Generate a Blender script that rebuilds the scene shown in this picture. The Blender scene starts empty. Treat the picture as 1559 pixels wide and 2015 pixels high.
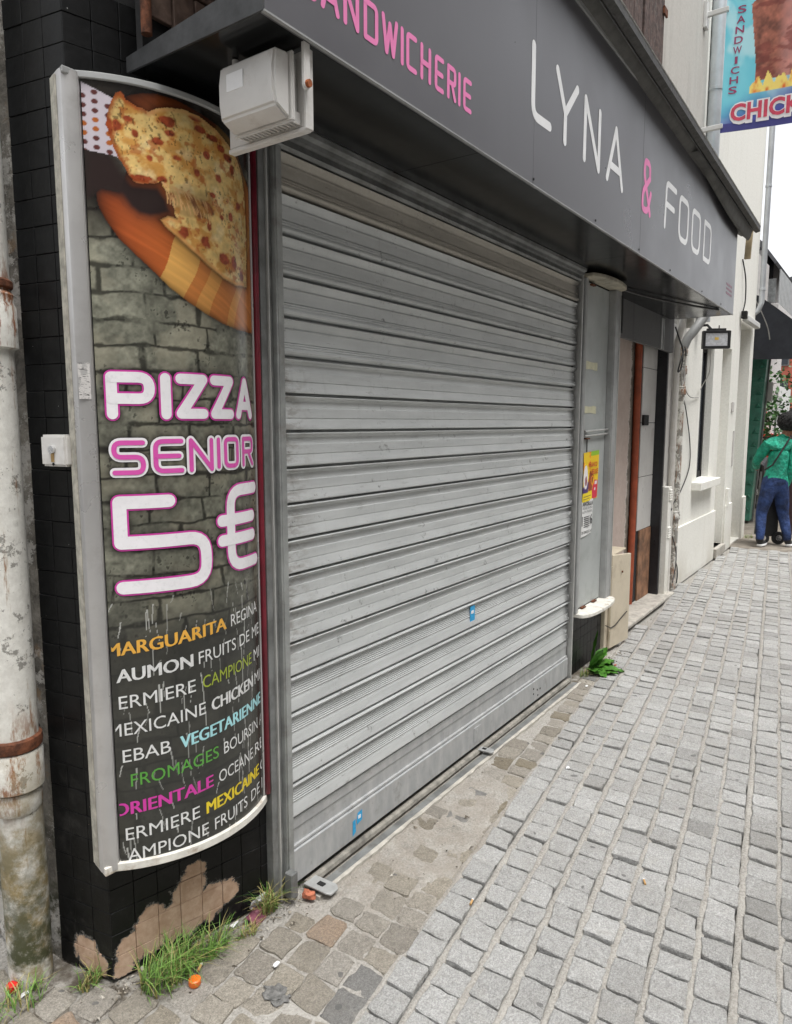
import bpy, bmesh, math, random
import numpy as np
from mathutils import Vector, Matrix
R = math.radians
SC = bpy.context.scene
COL = SC.collection
# ------------------------------------------------------------------ camera, sky, sun, exposure
cam_d = bpy.data.cameras.new('camera'); cam = bpy.data.objects.new('camera', cam_d); COL.objects.link(cam)
cam_d.sensor_fit = 'HORIZONTAL'; cam_d.sensor_width = 36.0; cam_d.lens = 32.33
cam_d.clip_start = .05; cam_d.clip_end = 2000
cam.location = (-1.677, -1.602, 1.6)
cam.rotation_euler = (R(90 - 7.125), 0, R(35.08 - 90))
SC.camera = cam
W = bpy.data.worlds.new('World'); SC.world = W; W.use_nodes = True
wn = W.node_tree.nodes; wl = W.node_tree.links
sky = wn.new('ShaderNodeTexSky'); sky.sky_type = 'NISHITA'; sky.sun_disc = False
SUN_EL, SUN_AZ = 70, 252          # azimuth of the sun counted from +X, counter-clockwise
sky.sun_elevation = R(SUN_EL); sky.sun_rotation = R(90 - SUN_AZ)
sky.air_density = 1.0; sky.dust_density = 3.0; sky.ozone_density = 1.0
hs = wn.new('ShaderNodeHueSaturation'); hs.inputs['Saturation'].default_value = .12   # overcast: almost no blue
wl.new(sky.outputs[0], hs.inputs['Color']); wl.new(hs.outputs[0], wn['Background'].inputs[0])
wn['Background'].inputs[1].default_value = .15
sd = bpy.data.lights.new('sun', 'SUN'); sd.energy = 1.5; sd.angle = R(30); sd.color = (1, .985, .96)
so = bpy.data.objects.new('sun', sd); COL.objects.link(so)
_d = Vector((math.cos(R(SUN_AZ)) * math.cos(R(SUN_EL)), math.sin(R(SUN_AZ)) * math.cos(R(SUN_EL)), math.sin(R(SUN_EL))))
so.rotation_euler = _d.to_track_quat('Z', 'Y').to_euler()
SC.view_settings.view_transform = 'Standard'; SC.view_settings.look = 'None'
SC.view_settings.gamma = 1; SC.view_settings.use_curve_mapping = False
SC.view_settings.exposure = .95
rng = random.Random(7)

# ------------------------------------------------------------------ mesh builder
class MB:
    def __init__(s): s.v = []; s.f = []; s.c = []; s.mi = []
    def add(s, v, f, col=None, mi=0):
        o = len(s.v); s.v += [tuple(map(float, p)) for p in v]; s.f += [tuple(i + o for i in q) for q in f]
        s.mi += [mi] * len(f)
        if col is not None: s.c += [col] * len(v)
        return s
    def box(s, a, b, mi=0):
        x0, y0, z0 = a; x1, y1, z1 = b
        return s.add([(x0,y0,z0),(x1,y0,z0),(x1,y1,z0),(x0,y1,z0),(x0,y0,z1),(x1,y0,z1),(x1,y1,z1),(x0,y1,z1)],
                     [(0,3,2,1),(4,5,6,7),(0,1,5,4),(1,2,6,5),(2,3,7,6),(3,0,4,7)], mi=mi)
    def obox(s, o, ax, ay, az, mi=0):          # corner plus three edge vectors
        o, ax, ay, az = map(Vector, (o, ax, ay, az))
        p = [o, o+ax, o+ax+ay, o+ay]; p += [q + az for q in p]
        fl = [(0,3,2,1),(4,5,6,7),(0,1,5,4),(1,2,6,5),(2,3,7,6),(3,0,4,7)]
        if ax.cross(ay).dot(az) < 0: fl = [q[::-1] for q in fl]
        return s.add(p, fl, mi=mi)
    def prism(s, poly, d, mi=0):               # planar polygon of 3D points pushed along d
        n = len(poly); d = Vector(d); p = [Vector(q) for q in poly]
        nn = Vector((0,0,0))
        for i in range(n): nn += p[i].cross(p[(i+1) % n])
        if nn.dot(d) > 0: p = p[::-1]
        v = p + [q + d for q in p]
        return s.add(v, [tuple(range(n)), tuple(range(2*n-1, n-1, -1))] + [(i, i+n, (i+1) % n + n, (i+1) % n) for i in range(n)], mi=mi)
    def tube(s, pts, r, n=10, caps=True, mi=0):
        pts = [Vector(p) for p in pts]; m = len(pts)
        rs = r if isinstance(r, (list, tuple)) else [r] * m
        v = []; prev = None
        for i, p in enumerate(pts):
            t = (pts[min(i+1, m-1)] - pts[max(i-1, 0)]).normalized()
            if prev is None:
                a = Vector((0,0,1)) if abs(t.z) < .9 else Vector((1,0,0)); u = t.cross(a).normalized()
            else: u = (prev - t * prev.dot(t)).normalized()
            prev = u; w = t.cross(u)
            for k in range(n):
                q = 2*math.pi*k/n; v.append(p + (u*math.cos(q) + w*math.sin(q)) * rs[i])
        f = [(i*n+k, i*n+(k+1) % n, (i+1)*n+(k+1) % n, (i+1)*n+k) for i in range(m-1) for k in range(n)]
        if caps: f += [tuple(range(n-1, -1, -1)), tuple(range((m-1)*n, m*n))]
        return s.add(v, f, mi=mi)
    def lathe(s, c, prof, n=16, mi=0):          # vertical axis, profile (radius, z)
        return s.tube([(c[0], c[1], c[2] + z) for _, z in prof], [max(r, 1e-4) for r, _ in prof], n, mi=mi)
    def ribbon(s, pts, w, mp, n_cap=6, mi=0):   # flat stroke with round ends in a 2D chart mapped by mp
        p = [np.array(q, float) for q in pts]; m = len(p); L = []; Rr = []
        for i in range(m):
            t = p[min(i+1, m-1)] - p[max(i-1, 0)]; t = t / (np.hypot(*t) + 1e-9); nn = np.array([-t[1], t[0]])
            L.append(p[i] + nn*w/2); Rr.append(p[i] - nn*w/2)
        def cap(i, sgn):
            t = p[1]-p[0] if i == 0 else p[-1]-p[-2]; t = t/np.hypot(*t)*sgn; nn = np.array([-t[1], t[0]])
            return [p[i] + (nn*math.cos(a) + t*math.sin(a))*w/2 for a in np.linspace(0, math.pi, n_cap+2)[1:-1]]
        v = [mp(*q) for q in L] + [mp(*q) for q in Rr]
        f = [(i, m+i, m+i+1, i+1) for i in range(m-1)]
        if np.hypot(*(p[0]-p[-1])) < 1e-6:            # closed loop: no round ends, joined seam
            t = p[1]-p[-2]; t = t/np.hypot(*t); nn = np.array([-t[1], t[0]])
            for k_, q_ in ((0, p[0]+nn*w/2), (m-1, p[0]+nn*w/2), (m, p[0]-nn*w/2), (2*m-1, p[0]-nn*w/2)): v[k_] = mp(*q_)
            return s.add(v, f, mi=mi)
        c1 = cap(m-1, 1); o = len(v); v += [mp(*q) for q in c1]; f.append(tuple([m-1] + [2*m-1] + [o+k for k in range(len(c1)-1, -1, -1)]))
        c0 = cap(0, -1); o = len(v); v += [mp(*q) for q in c0]; f.append(tuple([m, 0] + [o+k for k in range(len(c0)-1, -1, -1)]))
        return s.add(v, f, mi=mi)

def mesh_obj(name, mb, mats, loc=(0,0,0), parent=None, bev=0, smooth=False, seg=1, attr=None):
    me = bpy.data.meshes.new(name)
    v = [(p[0]-loc[0], p[1]-loc[1], p[2]-loc[2]) for p in mb.v]
    me.from_pydata(v, [], mb.f)
    for m in (mats if isinstance(mats, (list, tuple)) else [mats]): me.materials.append(m)
    if any(mb.mi): me.polygons.foreach_set('material_index', mb.mi)
    if mb.c and len(mb.c) == len(mb.v):
        a = me.color_attributes.new('Col', 'FLOAT_COLOR', 'POINT')
        a.data.foreach_set('color', np.array([(*c[:3], 1) for c in mb.c], np.float32).ravel())
    if bev:
        b = bmesh.new(); b.from_mesh(me)
        bmesh.ops.remove_doubles(b, verts=b.verts, dist=1e-6)
        ed = [e for e in b.edges if len(e.link_faces) == 2 and e.calc_face_angle(0) > .5]
        bmesh.ops.bevel(b, geom=ed, offset=bev, segments=seg, affect='EDGES', clamp_overlap=True)
        b.to_mesh(me); b.free()
    if smooth:
        me.polygons.foreach_set('use_smooth', [True]*len(me.polygons))
        if smooth != 'all': me.set_sharp_from_angle(angle=R(38))
    me.update()
    o = bpy.data.objects.new(name, me); COL.objects.link(o)
    if parent is not None: o.parent = parent
    else: o.location = loc
    return o
class Thing:
    def __init__(s, name, label, cat, loc=(0,0,0), group=None):
        s.o = bpy.data.objects.new(name, None); COL.objects.link(s.o); s.o.location = loc; s.loc = loc
        s.o.empty_display_size = .1
        s.o['label'] = label; s.o['category'] = cat
        if group: s.o['group'] = group
    def part(s, name, mb, mats, parent=None, **k):
        return mesh_obj(name, mb, mats, s.loc, parent or s.o, **k)
def single(name, mb, mats, label, cat, loc=(0,0,0), group=None, **k):
    o = mesh_obj(name, mb, mats, loc, None, **k); o['label'] = label; o['category'] = cat
    if group: o['group'] = group
    return o
def struct(name, mb, mats, parent=None, **k):
    o = mesh_obj(name, mb, mats, parent=parent, **k)
    if parent is None: o['kind'] = 'structure'
    return o

# ------------------------------------------------------------------ materials
class NB:                                     # tiny node-graph writer
    def __init__(s, name):
        s.m = bpy.data.materials.new(name); s.m.use_nodes = True; s.t = s.m.node_tree; s.n = s.t.nodes; s.b = s.n['Principled BSDF']
        s.pos = s.new('ShaderNodeNewGeometry').outputs['Position']
    def new(s, t, **k):
        n = s.n.new(t)
        for a, b in k.items(): setattr(n, a, b)
        return n
    def put(s, sock, v):
        if isinstance(v, bpy.types.NodeSocket): s.t.links.new(v, sock)
        elif isinstance(v, (tuple, list)) and sock.type == 'RGBA': sock.default_value = (*v[:3], 1)
        else: sock.default_value = v
    def scale(s, v, xyz):
        n = s.new('ShaderNodeMapping'); s.put(n.inputs[0], v); n.inputs['Scale'].default_value = xyz; return n.outputs[0]
    def noise(s, sc, det=5, vec=None, rough=.6, dist=0):
        n = s.new('ShaderNodeTexNoise'); s.put(n.inputs['Vector'], vec if vec is not None else s.pos)
        n.inputs['Scale'].default_value = sc; n.inputs['Detail'].default_value = det; n.inputs['Roughness'].default_value = rough
        n.inputs['Distortion'].default_value = dist
        return n.outputs[0]
    def math(s, op, a, b=0, c=None, clamp=False):
        n = s.new('ShaderNodeMath', operation=op); n.use_clamp = clamp; s.put(n.inputs[0], a); s.put(n.inputs[1], b)
        if c is not None: s.put(n.inputs[2], c)
        return n.outputs[0]
    def ramp(s, v, a, b, lo=0., hi=1.):
        n = s.new('ShaderNodeMapRange'); n.interpolation_type = 'SMOOTHSTEP'; s.put(n.inputs[0], v)
        for i, q in zip((1,2,3,4), (a, b, lo, hi)): n.inputs[i].default_value = q
        return n.outputs[0]
    def mix(s, f, a, b, mode='MIX'):
        n = s.new('ShaderNodeMix', data_type='RGBA', blend_type=mode); s.put(n.inputs[0], f); s.put(n.inputs[6], a); s.put(n.inputs[7], b); return n.outputs[2]
    def sep(s, v):
        n = s.new('ShaderNodeSeparateXYZ'); s.put(n.inputs[0], v); return n.outputs
    def dist(s, c, k=(1,1,1)):                 # distance of the world position to a point
        n = s.new('ShaderNodeVectorMath', operation='SUBTRACT'); s.put(n.inputs[0], s.pos); n.inputs[1].default_value = c
        m = s.new('ShaderNodeVectorMath', operation='MULTIPLY'); s.put(m.inputs[0], n.outputs[0]); m.inputs[1].default_value = k
        l = s.new('ShaderNodeVectorMath', operation='LENGTH'); s.put(l.inputs[0], m.outputs[0]); return l.outputs['Value']
    def attr(s, name='Col'):
        return s.new('ShaderNodeVertexColor', layer_name=name).outputs[0]
    def done(s, col, rough=.6, metal=0., bump=None, bstr=.3, bdist=.01, spec=None, coat=0):
        s.put(s.b.inputs['Base Color'], col); s.put(s.b.inputs['Roughness'], rough); s.put(s.b.inputs['Metallic'], metal)
        if spec is not None: s.b.inputs['Specular IOR Level'].default_value = spec
        if coat: s.b.inputs['Coat Weight'].default_value = coat; s.b.inputs['Coat Roughness'].default_value = .08
        if bump is not None:
            n = s.new('ShaderNodeBump'); n.inputs['Strength'].default_value = bstr; n.inputs['Distance'].default_value = bdist
            s.put(n.inputs['Height'], bump); s.put(s.b.inputs['Normal'], n.outputs[0])
        return s.m
def sm(c): return tuple(((q/255+.055)/1.055)**2.4 if q > 10 else q/255/12.92 for q in c)   # photo-like sRGB triple to linear
def plain(name, col, rough=.55, metal=0., var=.18, sc=14, bump=.15, bsc=90, dirt=None, dsc=5, damt=.5, spec=None, bdist=.004, coat=0):
    b = NB(name); n1 = b.noise(sc, 6)
    c = b.mix(b.ramp(n1, .3, .7), tuple(q*(1-var) for q in col), tuple(min(1, q*(1+var)) for q in col))
    if dirt is not None:
        c = b.mix(b.math('MULTIPLY', b.ramp(b.noise(dsc, 8, rough=.7), .5, .72), damt), c, dirt)
    rr = b.ramp(b.noise(sc*2.3, 4), .2, .8, max(.04, rough-.1), min(1, rough+.12))
    return b.done(c, rr, metal, b.noise(bsc, 4), bump, bdist, spec, coat)
# ------------------------------------------------------------------ numpy noise for built relief and printed pictures
def _hash(ix, iy, seed):
    h = (ix.astype(np.int64)*374761393 + iy.astype(np.int64)*668265263 + seed*1442695041) & 0x7fffffff
    h = ((h ^ (h >> 13))*1274126177) & 0x7fffffff
    return ((h ^ (h >> 16)) & 0xffff)/65535.
def vnoise(x, y, seed=0):
    x = np.asarray(x, float); y = np.asarray(y, float)
    ix = np.floor(x).astype(int); iy = np.floor(y).astype(int); fx = x-ix; fy = y-iy
    fx = fx*fx*(3-2*fx); fy = fy*fy*(3-2*fy)
    a = _hash(ix, iy, seed); b = _hash(ix+1, iy, seed); c = _hash(ix, iy+1, seed); d = _hash(ix+1, iy+1, seed)
    return (a*(1-fx)+b*fx)*(1-fy) + (c*(1-fx)+d*fx)*fy
def fbm(x, y, seed=0, oct=4):
    s = 0; a = .5; t = 0
    for k in range(oct):
        s = s + a*vnoise(x*2**k, y*2**k, seed+k*17); t += a; a *= .55
    return s/t
def in_poly(px, py, poly):
    r = np.zeros(np.shape(px), bool); n = len(poly)
    for i in range(n):
        x0, y0 = poly[i]; x1, y1 = poly[(i+1) % n]
        if y0 == y1: continue
        c = ((y0 > py) != (y1 > py)) & (px < (x1-x0)*(py-y0)/(y1-y0) + x0); r ^= c
    return r
def sst(v, a, b):
    t = np.clip((v-a)/(b-a), 0, 1); return t*t*(3-2*t)

# ------------------------------------------------------------------ material library
b = NB('granite_sett'); c0 = b.attr(); n = b.noise(260, 3); n2 = b.noise(38, 6, rough=.7); n3 = b.noise(11, 4)
n5 = b.noise(130, 4, rough=.7)
c0 = b.mix(b.ramp(n5, .35, .65), b.mix(1., c0, (.84,.84,.84), 'MULTIPLY'), b.mix(1., c0, (1.12,1.12,1.12), 'MULTIPLY'))
c = b.mix(b.ramp(n, .25, .75), b.mix(1., c0, (.8,.8,.8), 'MULTIPLY'), b.mix(1., c0, (1.16,1.16,1.16), 'MULTIPLY'))
c = b.mix(b.math('MULTIPLY', b.ramp(n2, .42, .68), .55), c, b.mix(1., c0, (.70,.69,.67), 'MULTIPLY'))
c = b.mix(b.math('MULTIPLY', b.ramp(n3, .55, .75), .22), c, (.5,.47,.41))
c = b.mix(b.math('MULTIPLY', b.ramp(b.noise(24, 7, rough=.75), .60, .72), .55), c, (.13,.125,.12))
c = b.mix(b.math('MULTIPLY', b.ramp(b.noise(1.9, 6, rough=.65), .46, .68), .32), c, (.22,.205,.18))
c = b.mix(b.math('MULTIPLY', b.ramp(b.noise(15, 1), .735, .75), .75), c, (.11,.108,.105))
m_sett = b.done(c, .82, 0, b.math('ADD', n2, b.math('MULTIPLY', b.noise(105, 5, rough=.7), .5)), 1., .014)
b = NB('joint_mortar'); n = b.noise(120, 5); n2 = b.noise(7, 6, rough=.65)
c = b.mix(b.ramp(n, .3, .7), (.255,.24,.215), (.40,.38,.345))
c = b.mix(b.math('MULTIPLY', b.ramp(n2, .45, .75), .5), c, (.46,.44,.40))
earth = b.math('SUBTRACT', 1, b.ramp(b.dist((-.62,.18,0), (.9,1.6,1)), .18, .62))
c = b.mix(b.math('MULTIPLY', earth, b.ramp(b.noise(16, 6), .32, .6)), c, (.085,.07,.052))
e2 = b.math('SUBTRACT', 1, b.ramp(b.dist((2.62,-.06,0), (.8,2,1)), .1, .4))
c = b.mix(b.math('MULTIPLY', e2, b.ramp(b.noise(20, 5), .35, .6)), c, (.12,.1,.075))
pm_ = b.math('MULTIPLY', b.math('SUBTRACT', 1, b.ramp(b.dist((.5,-.22,0), (.55,1.5,1)), .2, .5)), b.ramp(b.noise(9, 7, rough=.7), .3, .62))
c = b.mix(b.math('MULTIPLY', pm_, .55), c, (.24,.205,.165))
c = b.mix(b.math('MULTIPLY', b.ramp(b.noise(150, 2), .66, .72), .6), c, (.1,.09,.08))
m_mortar = b.done(c, .95, 0, b.math('ADD', n, b.noise(40, 6)), .8, .008)
b = NB('asphalt'); n = b.noise(420, 2)
m_asphalt = b.done(b.mix(b.ramp(n, .3, .7), (.035,.034,.033), (.075,.073,.07)), .9, 0, n, .6, .004)
b = NB('worn_brown_asphalt'); n = b.noise(90, 3); n2 = b.noise(6, 6)
m_patch = b.done(b.mix(b.ramp(n2, .3, .7), b.mix(n, (.13,.11,.09), (.22,.19,.155)), b.mix(n, (.22,.195,.16), (.36,.325,.27))), .95, 0, n, .6, .01)

def painted_tile():
    b = NB('black_painted_tile')
    x, y, z = b.sep(b.pos)
    n = b.noise(34, 7, rough=.72); ns = b.math('MULTIPLY', b.math('SUBTRACT', b.noise(30, 9, rough=.8), .5), .085)
    pts = [(-0.557,0.124,0.075,0.048),(-0.498,0.111,0.125,0.052),(-0.498,0.111,0.070,0.045),(-0.430,0.095,0.100,0.055),(-0.381,0.084,0.175,0.055),(-0.360,0.079,0.225,0.034),(-0.381,0.084,0.100,0.068),(-0.313,0.068,0.105,0.055),(-0.259,0.056,0.112,0.038),(-0.323,0.070,0.070,0.030),(-0.430,0.095,0.060,0.030),(-0.586,0.131,0.030,0.030),(-.64,.24,.06,.05),(-.63,.2,.03,.04)]
    m = None
    for (px, py, pz, r) in pts:
        d = b.math('DIVIDE', b.math('ADD', b.dist((px,py,pz)), ns), r)
        m = d if m is None else b.math('MINIMUM', m, d)
    peel = b.math('SUBTRACT', 1, b.ramp(m, .97, 1.03))
    chips = b.math('MULTIPLY', b.ramp(b.noise(55, 6, rough=.75), .70, .715), b.math('SUBTRACT', 1, b.ramp(z, .5, 1.3)))
    peel = b.math('MAXIMUM', peel, chips)
    spk = b.ramp(b.noise(85, 2), .79, .80)
    paint = b.mix(b.ramp(n, .4, .8), (.004,.0042,.0044), (.011,.0113,.0118))
    paint = b.mix(b.math('MULTIPLY', b.ramp(b.noise(9, 8, rough=.75), .52, .78), b.math('SUBTRACT', 1, b.ramp(z, .0, .9))), paint, (.055,.053,.05))
    clay = b.mix(b.ramp(b.noise(22, 7, rough=.7), .3, .7), (.40,.265,.18), (.56,.41,.305)); clay = b.mix(b.math('MULTIPLY', b.ramp(b.noise(60, 6, rough=.75), .58, .78), .5), clay, (.16,.12,.09))
    edge = b.math('MULTIPLY', b.ramp(m, 1.0, 1.05), b.math('SUBTRACT', 1, b.ramp(m, 1.05, 1.12)))
    c = b.mix(b.math('MULTIPLY', edge, .5), paint, (.35,.34,.32))
    c = b.mix(peel, c, clay); c = b.mix(b.math('MULTIPLY', spk, .8), c, (.5,.5,.48))
    return b.done(c, b.mix(peel, (.42,.42,.42), (.85,.85,.85)), 0, b.math('SUBTRACT', b.noise(25, 5), b.math('MULTIPLY', peel, 1.6)), .5, .0025, spec=.25)
m_tile = painted_tile()
m_grout = plain('dark_grout', (.014,.014,.0145), .8, var=.4)
m_clay = plain('terracotta_tile', (.16,.105,.08), .75, var=.35, sc=25, dirt=(.04,.035,.03), damt=.7)

def galv(name, lo, hi, streak=True):
    b = NB(name); x, y, z = b.sep(b.pos)
    sv = b.scale(b.pos, (2.2, 6, 14)); n = b.noise(1.4, 6, vec=sv, rough=.6); sp = b.noise(70, 3); cl = b.noise(5, 7, rough=.7)
    c = b.mix(b.ramp(n, .3, .7), lo, hi)
    c = b.mix(b.math('MULTIPLY', b.ramp(sp, .45, .7), .12), c, (.6,.6,.6))
    if streak:
        vs = b.scale(b.pos, (34, 5, 5))
        c = b.mix(b.math('MULTIPLY', b.ramp(b.noise(1., 7, vec=vs, rough=.75), .54, .76), .22), c, (.2,.195,.185))
        g = b.math('MULTIPLY', b.ramp(b.noise(21, 8, rough=.8), .58, .66), b.ramp(b.noise(2.6, 3), .45, .6))
        c = b.mix(b.math('MULTIPLY', g, .75), c, (.085,.08,.075))
        sc_ = b.math('MULTIPLY', b.ramp(b.noise(1., 8, vec=b.scale(b.pos, (9, 9, 70)), rough=.8), .57, .66), b.ramp(b.noise(3.4, 3), .42, .6))
        c = b.mix(b.math('MULTIPLY', sc_, .5), c, (.12,.115,.105))
        le = b.math('SUBTRACT', 1, b.ramp(x, -.03, .15)); zz = b.ramp(z, .7, .9); zt = b.math('SUBTRACT', 1, b.ramp(z, 1.75, 1.85))
        lm = b.math('MULTIPLY', b.math('MULTIPLY', le, b.ramp(b.noise(1., 6, vec=b.scale(b.pos, (14, 10, 42)), rough=.7), .42, .62)), b.math('MULTIPLY', zz, zt))
        c = b.mix(b.math('MULTIPLY', lm, .5), c, (.15,.115,.085))
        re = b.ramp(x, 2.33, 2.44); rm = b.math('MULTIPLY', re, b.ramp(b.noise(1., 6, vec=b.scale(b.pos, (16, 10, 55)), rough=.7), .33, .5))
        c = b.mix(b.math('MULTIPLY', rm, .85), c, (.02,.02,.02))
    rr = b.ramp(cl, .3, .7, .38, .6)
    return b.done(c, rr, .25, b.math('ADD', sp, n), .08, .002, spec=.4)
m_slat = galv('galvanised_slat', (.49,.505,.50), (.58,.595,.588))
m_slat_beige = galv('beige_slat', (.36,.335,.29), (.46,.43,.375))
b = NB('zinc_bottom_bar'); sv = b.scale(b.pos, (20, 5, 7)); n = b.noise(1., 7, vec=sv, rough=.65); sp = b.noise(14, 6, rough=.7)
c = b.mix(b.ramp(n, .3, .75), (.37,.38,.385), (.5,.505,.5)); c = b.mix(b.math('MULTIPLY', b.ramp(sp, .55, .75), .7), c, (.2,.19,.175))
m_zinc = b.done(c, .5, .25, n, .1, .002)
m_rail = plain('guide_rail_steel', (.20,.205,.20), .5, .35, var=.3, sc=9, dirt=(.10,.085,.07), dsc=8, damt=.5)
m_rail_light = plain('light_guide_rail', (.33,.34,.33), .45, .35, var=.25, sc=7, dirt=(.16,.14,.12), dsc=10, damt=.5)
m_rail_edge = plain('bright_rail_edge', (.5,.5,.48), .4, .5, var=.1)
m_thr = plain('dusty_threshold_steel', (.25,.235,.205), .7, .2, var=.3, sc=30, dirt=(.06,.055,.05), damt=.6)
m_conc = plain('pale_concrete', (.42,.395,.35), .9, var=.22, sc=18, bump=.5, bsc=120, dirt=(.2,.18,.15), damt=.5)
m_dark = plain('dark_void', (.01,.01,.01), .9)
m_alu = plain('anodised_aluminium', (.52,.51,.50), .32, .55, var=.07, sc=3, bump=.03, dirt=(.3,.28,.26), dsc=7, damt=.35)
m_alu2 = plain('dull_aluminium', (.36,.365,.36), .5, .25, var=.12, sc=6, bump=.05, dirt=(.2,.195,.18), damt=.4)
m_capw = plain('weathered_white_cap', (.68,.66,.60), .6, var=.12, sc=20, dirt=(.26,.17,.09), dsc=22, damt=.7)
m_red = plain('burgundy_enamel', (.17,.009,.022), .38, var=.25, sc=12, bump=.1)
m_white = plain('white_plastic', (.64,.625,.60), .5, var=.06, sc=6, dirt=(.36,.32,.27), dsc=9, damt=.45)
m_white2 = plain('clean_white_sticker', (.82,.82,.82), .5, var=.03)
m_rustscrew = plain('rusty_screw', (.30,.085,.025), .75, .2, var=.4, sc=120)
b = NB('anthracite_sign_panel'); n = b.noise(2.5, 5); v = b.noise(1., 6, vec=b.scale(b.pos, (16, 2, 1.1)), rough=.7)
c = b.mix(b.ramp(n, .3, .7), (.096,.094,.104), (.110,.108,.118)); c = b.mix(b.math('MULTIPLY', b.ramp(v, .5, .8), .22), c, (.085,.085,.088))
m_fascia = b.done(c, b.ramp(n, .3, .7, .27, .34), .1, b.noise(300, 2), .05, .001, spec=.8)
b = NB('glossy_black_soffit'); v = b.noise(6, 6, rough=.7)
m_soffit = b.done(b.mix(b.ramp(v, .4, .7), (.008,.0085,.009), (.013,.0135,.014)), b.ramp(v, .3, .7, .14, .22), 0, b.noise(3, 3), .12, .02)
m_pinkl = plain('pink_vinyl_letter', sm((232,128,182)), .45, var=.04)
m_whitel = plain('white_vinyl_letter', (.80,.80,.80), .4, var=.04, dirt=(.6,.6,.6), damt=.3)
m_mag = plain('magenta_print', sm((205,60,160)), .35, var=.03)
m_mag2 = plain('magenta_print_inner', sm((214,85,170)), .35, var=.03)
m_wprint = plain('white_print', (.82,.80,.82), .35, var=.04, dirt=(.4,.4,.4), dsc=60, damt=.25)
m_yel = plain('amber_print', sm((225,170,70)), .4, var=.05); m_yel2 = plain('yellow_print', sm((225,200,45)), .4, var=.05)
m_lime = plain('lime_print', sm((150,165,50)), .4, var=.05); m_grn = plain('green_print', sm((85,155,60)), .4, var=.05)
m_cyan = plain('pale_cyan_print', sm((165,215,220)), .4, var=.05)
m_wtxt = plain('white_menu_print', (.68,.68,.67), .4, var=.1, sc=60, dirt=(.25,.25,.25), dsc=80, damt=.3)
b = NB('printed_acrylic_face'); m_print = b.done(b.attr(), .22, 0, b.noise(4, 2), .04, .01, spec=.42)
b = NB('printed_paper'); m_paper = b.done(b.attr(), .6)
b = NB('printed_canvas'); m_canvas = b.done(b.attr(), .55, 0, b.noise(300, 2), .1, .001)

def render_wall(name, base, stain, sc=1.6, amt=.4, bump=.25):
    b = NB(name); n = b.noise(sc, 7, rough=.65); f = b.noise(45, 5)
    st = b.noise(1., 7, vec=b.scale(b.pos, (7, 7, .7)), rough=.7)
    c = b.mix(b.ramp(f, .3, .7), tuple(q*.94 for q in base), tuple(min(.9, q*1.04) for q in base))
    c = b.mix(b.math('MULTIPLY', b.ramp(st, .48, .78), amt), c, stain)
    x, y, z = b.sep(b.pos)
    low = b.math('MULTIPLY', b.math('SUBTRACT', 1, b.ramp(z, 0, .45)), b.ramp(n, .35, .65))
    c = b.mix(b.math('MULTIPLY', low, .55), c, stain)
    return b.done(c, .88, 0, b.math('ADD', f, n), bump, .008)
m_cream = render_wall('cream_render', (.80,.79,.735), (.52,.48,.40), amt=.26)
m_beige = render_wall('old_beige_render', (.52,.50,.46), (.28,.26,.23), amt=.5)
m_greyp = render_wall('grey_painted_panel', (.12,.12,.12), (.04,.04,.04), amt=.7)
m_pink = None
b = NB('peeling_pink_plaster'); x, y, z = b.sep(b.pos)
n = b.noise(9, 8, rough=.75); q = b.math('ADD', x, b.math('MULTIPLY', b.math('SUBTRACT', b.noise(7, 8, rough=.8), .5), .24))
pl = b.ramp(q, 4.425, 4.432)
c = b.mix(b.ramp(n, .3, .7), (.50,.40,.35), (.58,.485,.43)); c2 = b.mix(b.ramp(b.noise(20, 6), .3, .7), (.17,.145,.12), (.3,.26,.22))
edge = b.math('MULTIPLY', b.ramp(q, 4.39, 4.42), b.math('SUBTRACT', 1, pl))
c = b.mix(b.math('MULTIPLY', edge, .8), c, (.62,.57,.52))
m_pink = b.done(b.mix(pl, c, c2), .9, 0, b.math('SUBTRACT', b.noise(30, 5), b.math('MULTIPLY', pl, 2)), .5, .006)
m_orange = plain('orange_pipe_paint', (.33,.07,.028), .5, var=.25, sc=9, dirt=(.2,.05,.025), damt=.5)
m_wtile = plain('big_white_tile', (.60,.585,.56), .35, var=.05, sc=4, dirt=(.32,.28,.24), dsc=3, damt=.35)
m_wood = plain('weathered_wood_panel', (.24,.125,.07), .75, var=.45, sc=9, dirt=(.06,.04,.03), damt=.7)
m_blackp = plain('black_gloss_post', (.012,.013,.016), .35, var=.3, dirt=(.4,.38,.36), dsc=46, damt=.0)
m_cab = plain('cream_cabinet', (.56,.49,.375), .55, var=.07, sc=5, dirt=(.3,.24,.17), dsc=9, damt=.4)
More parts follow.
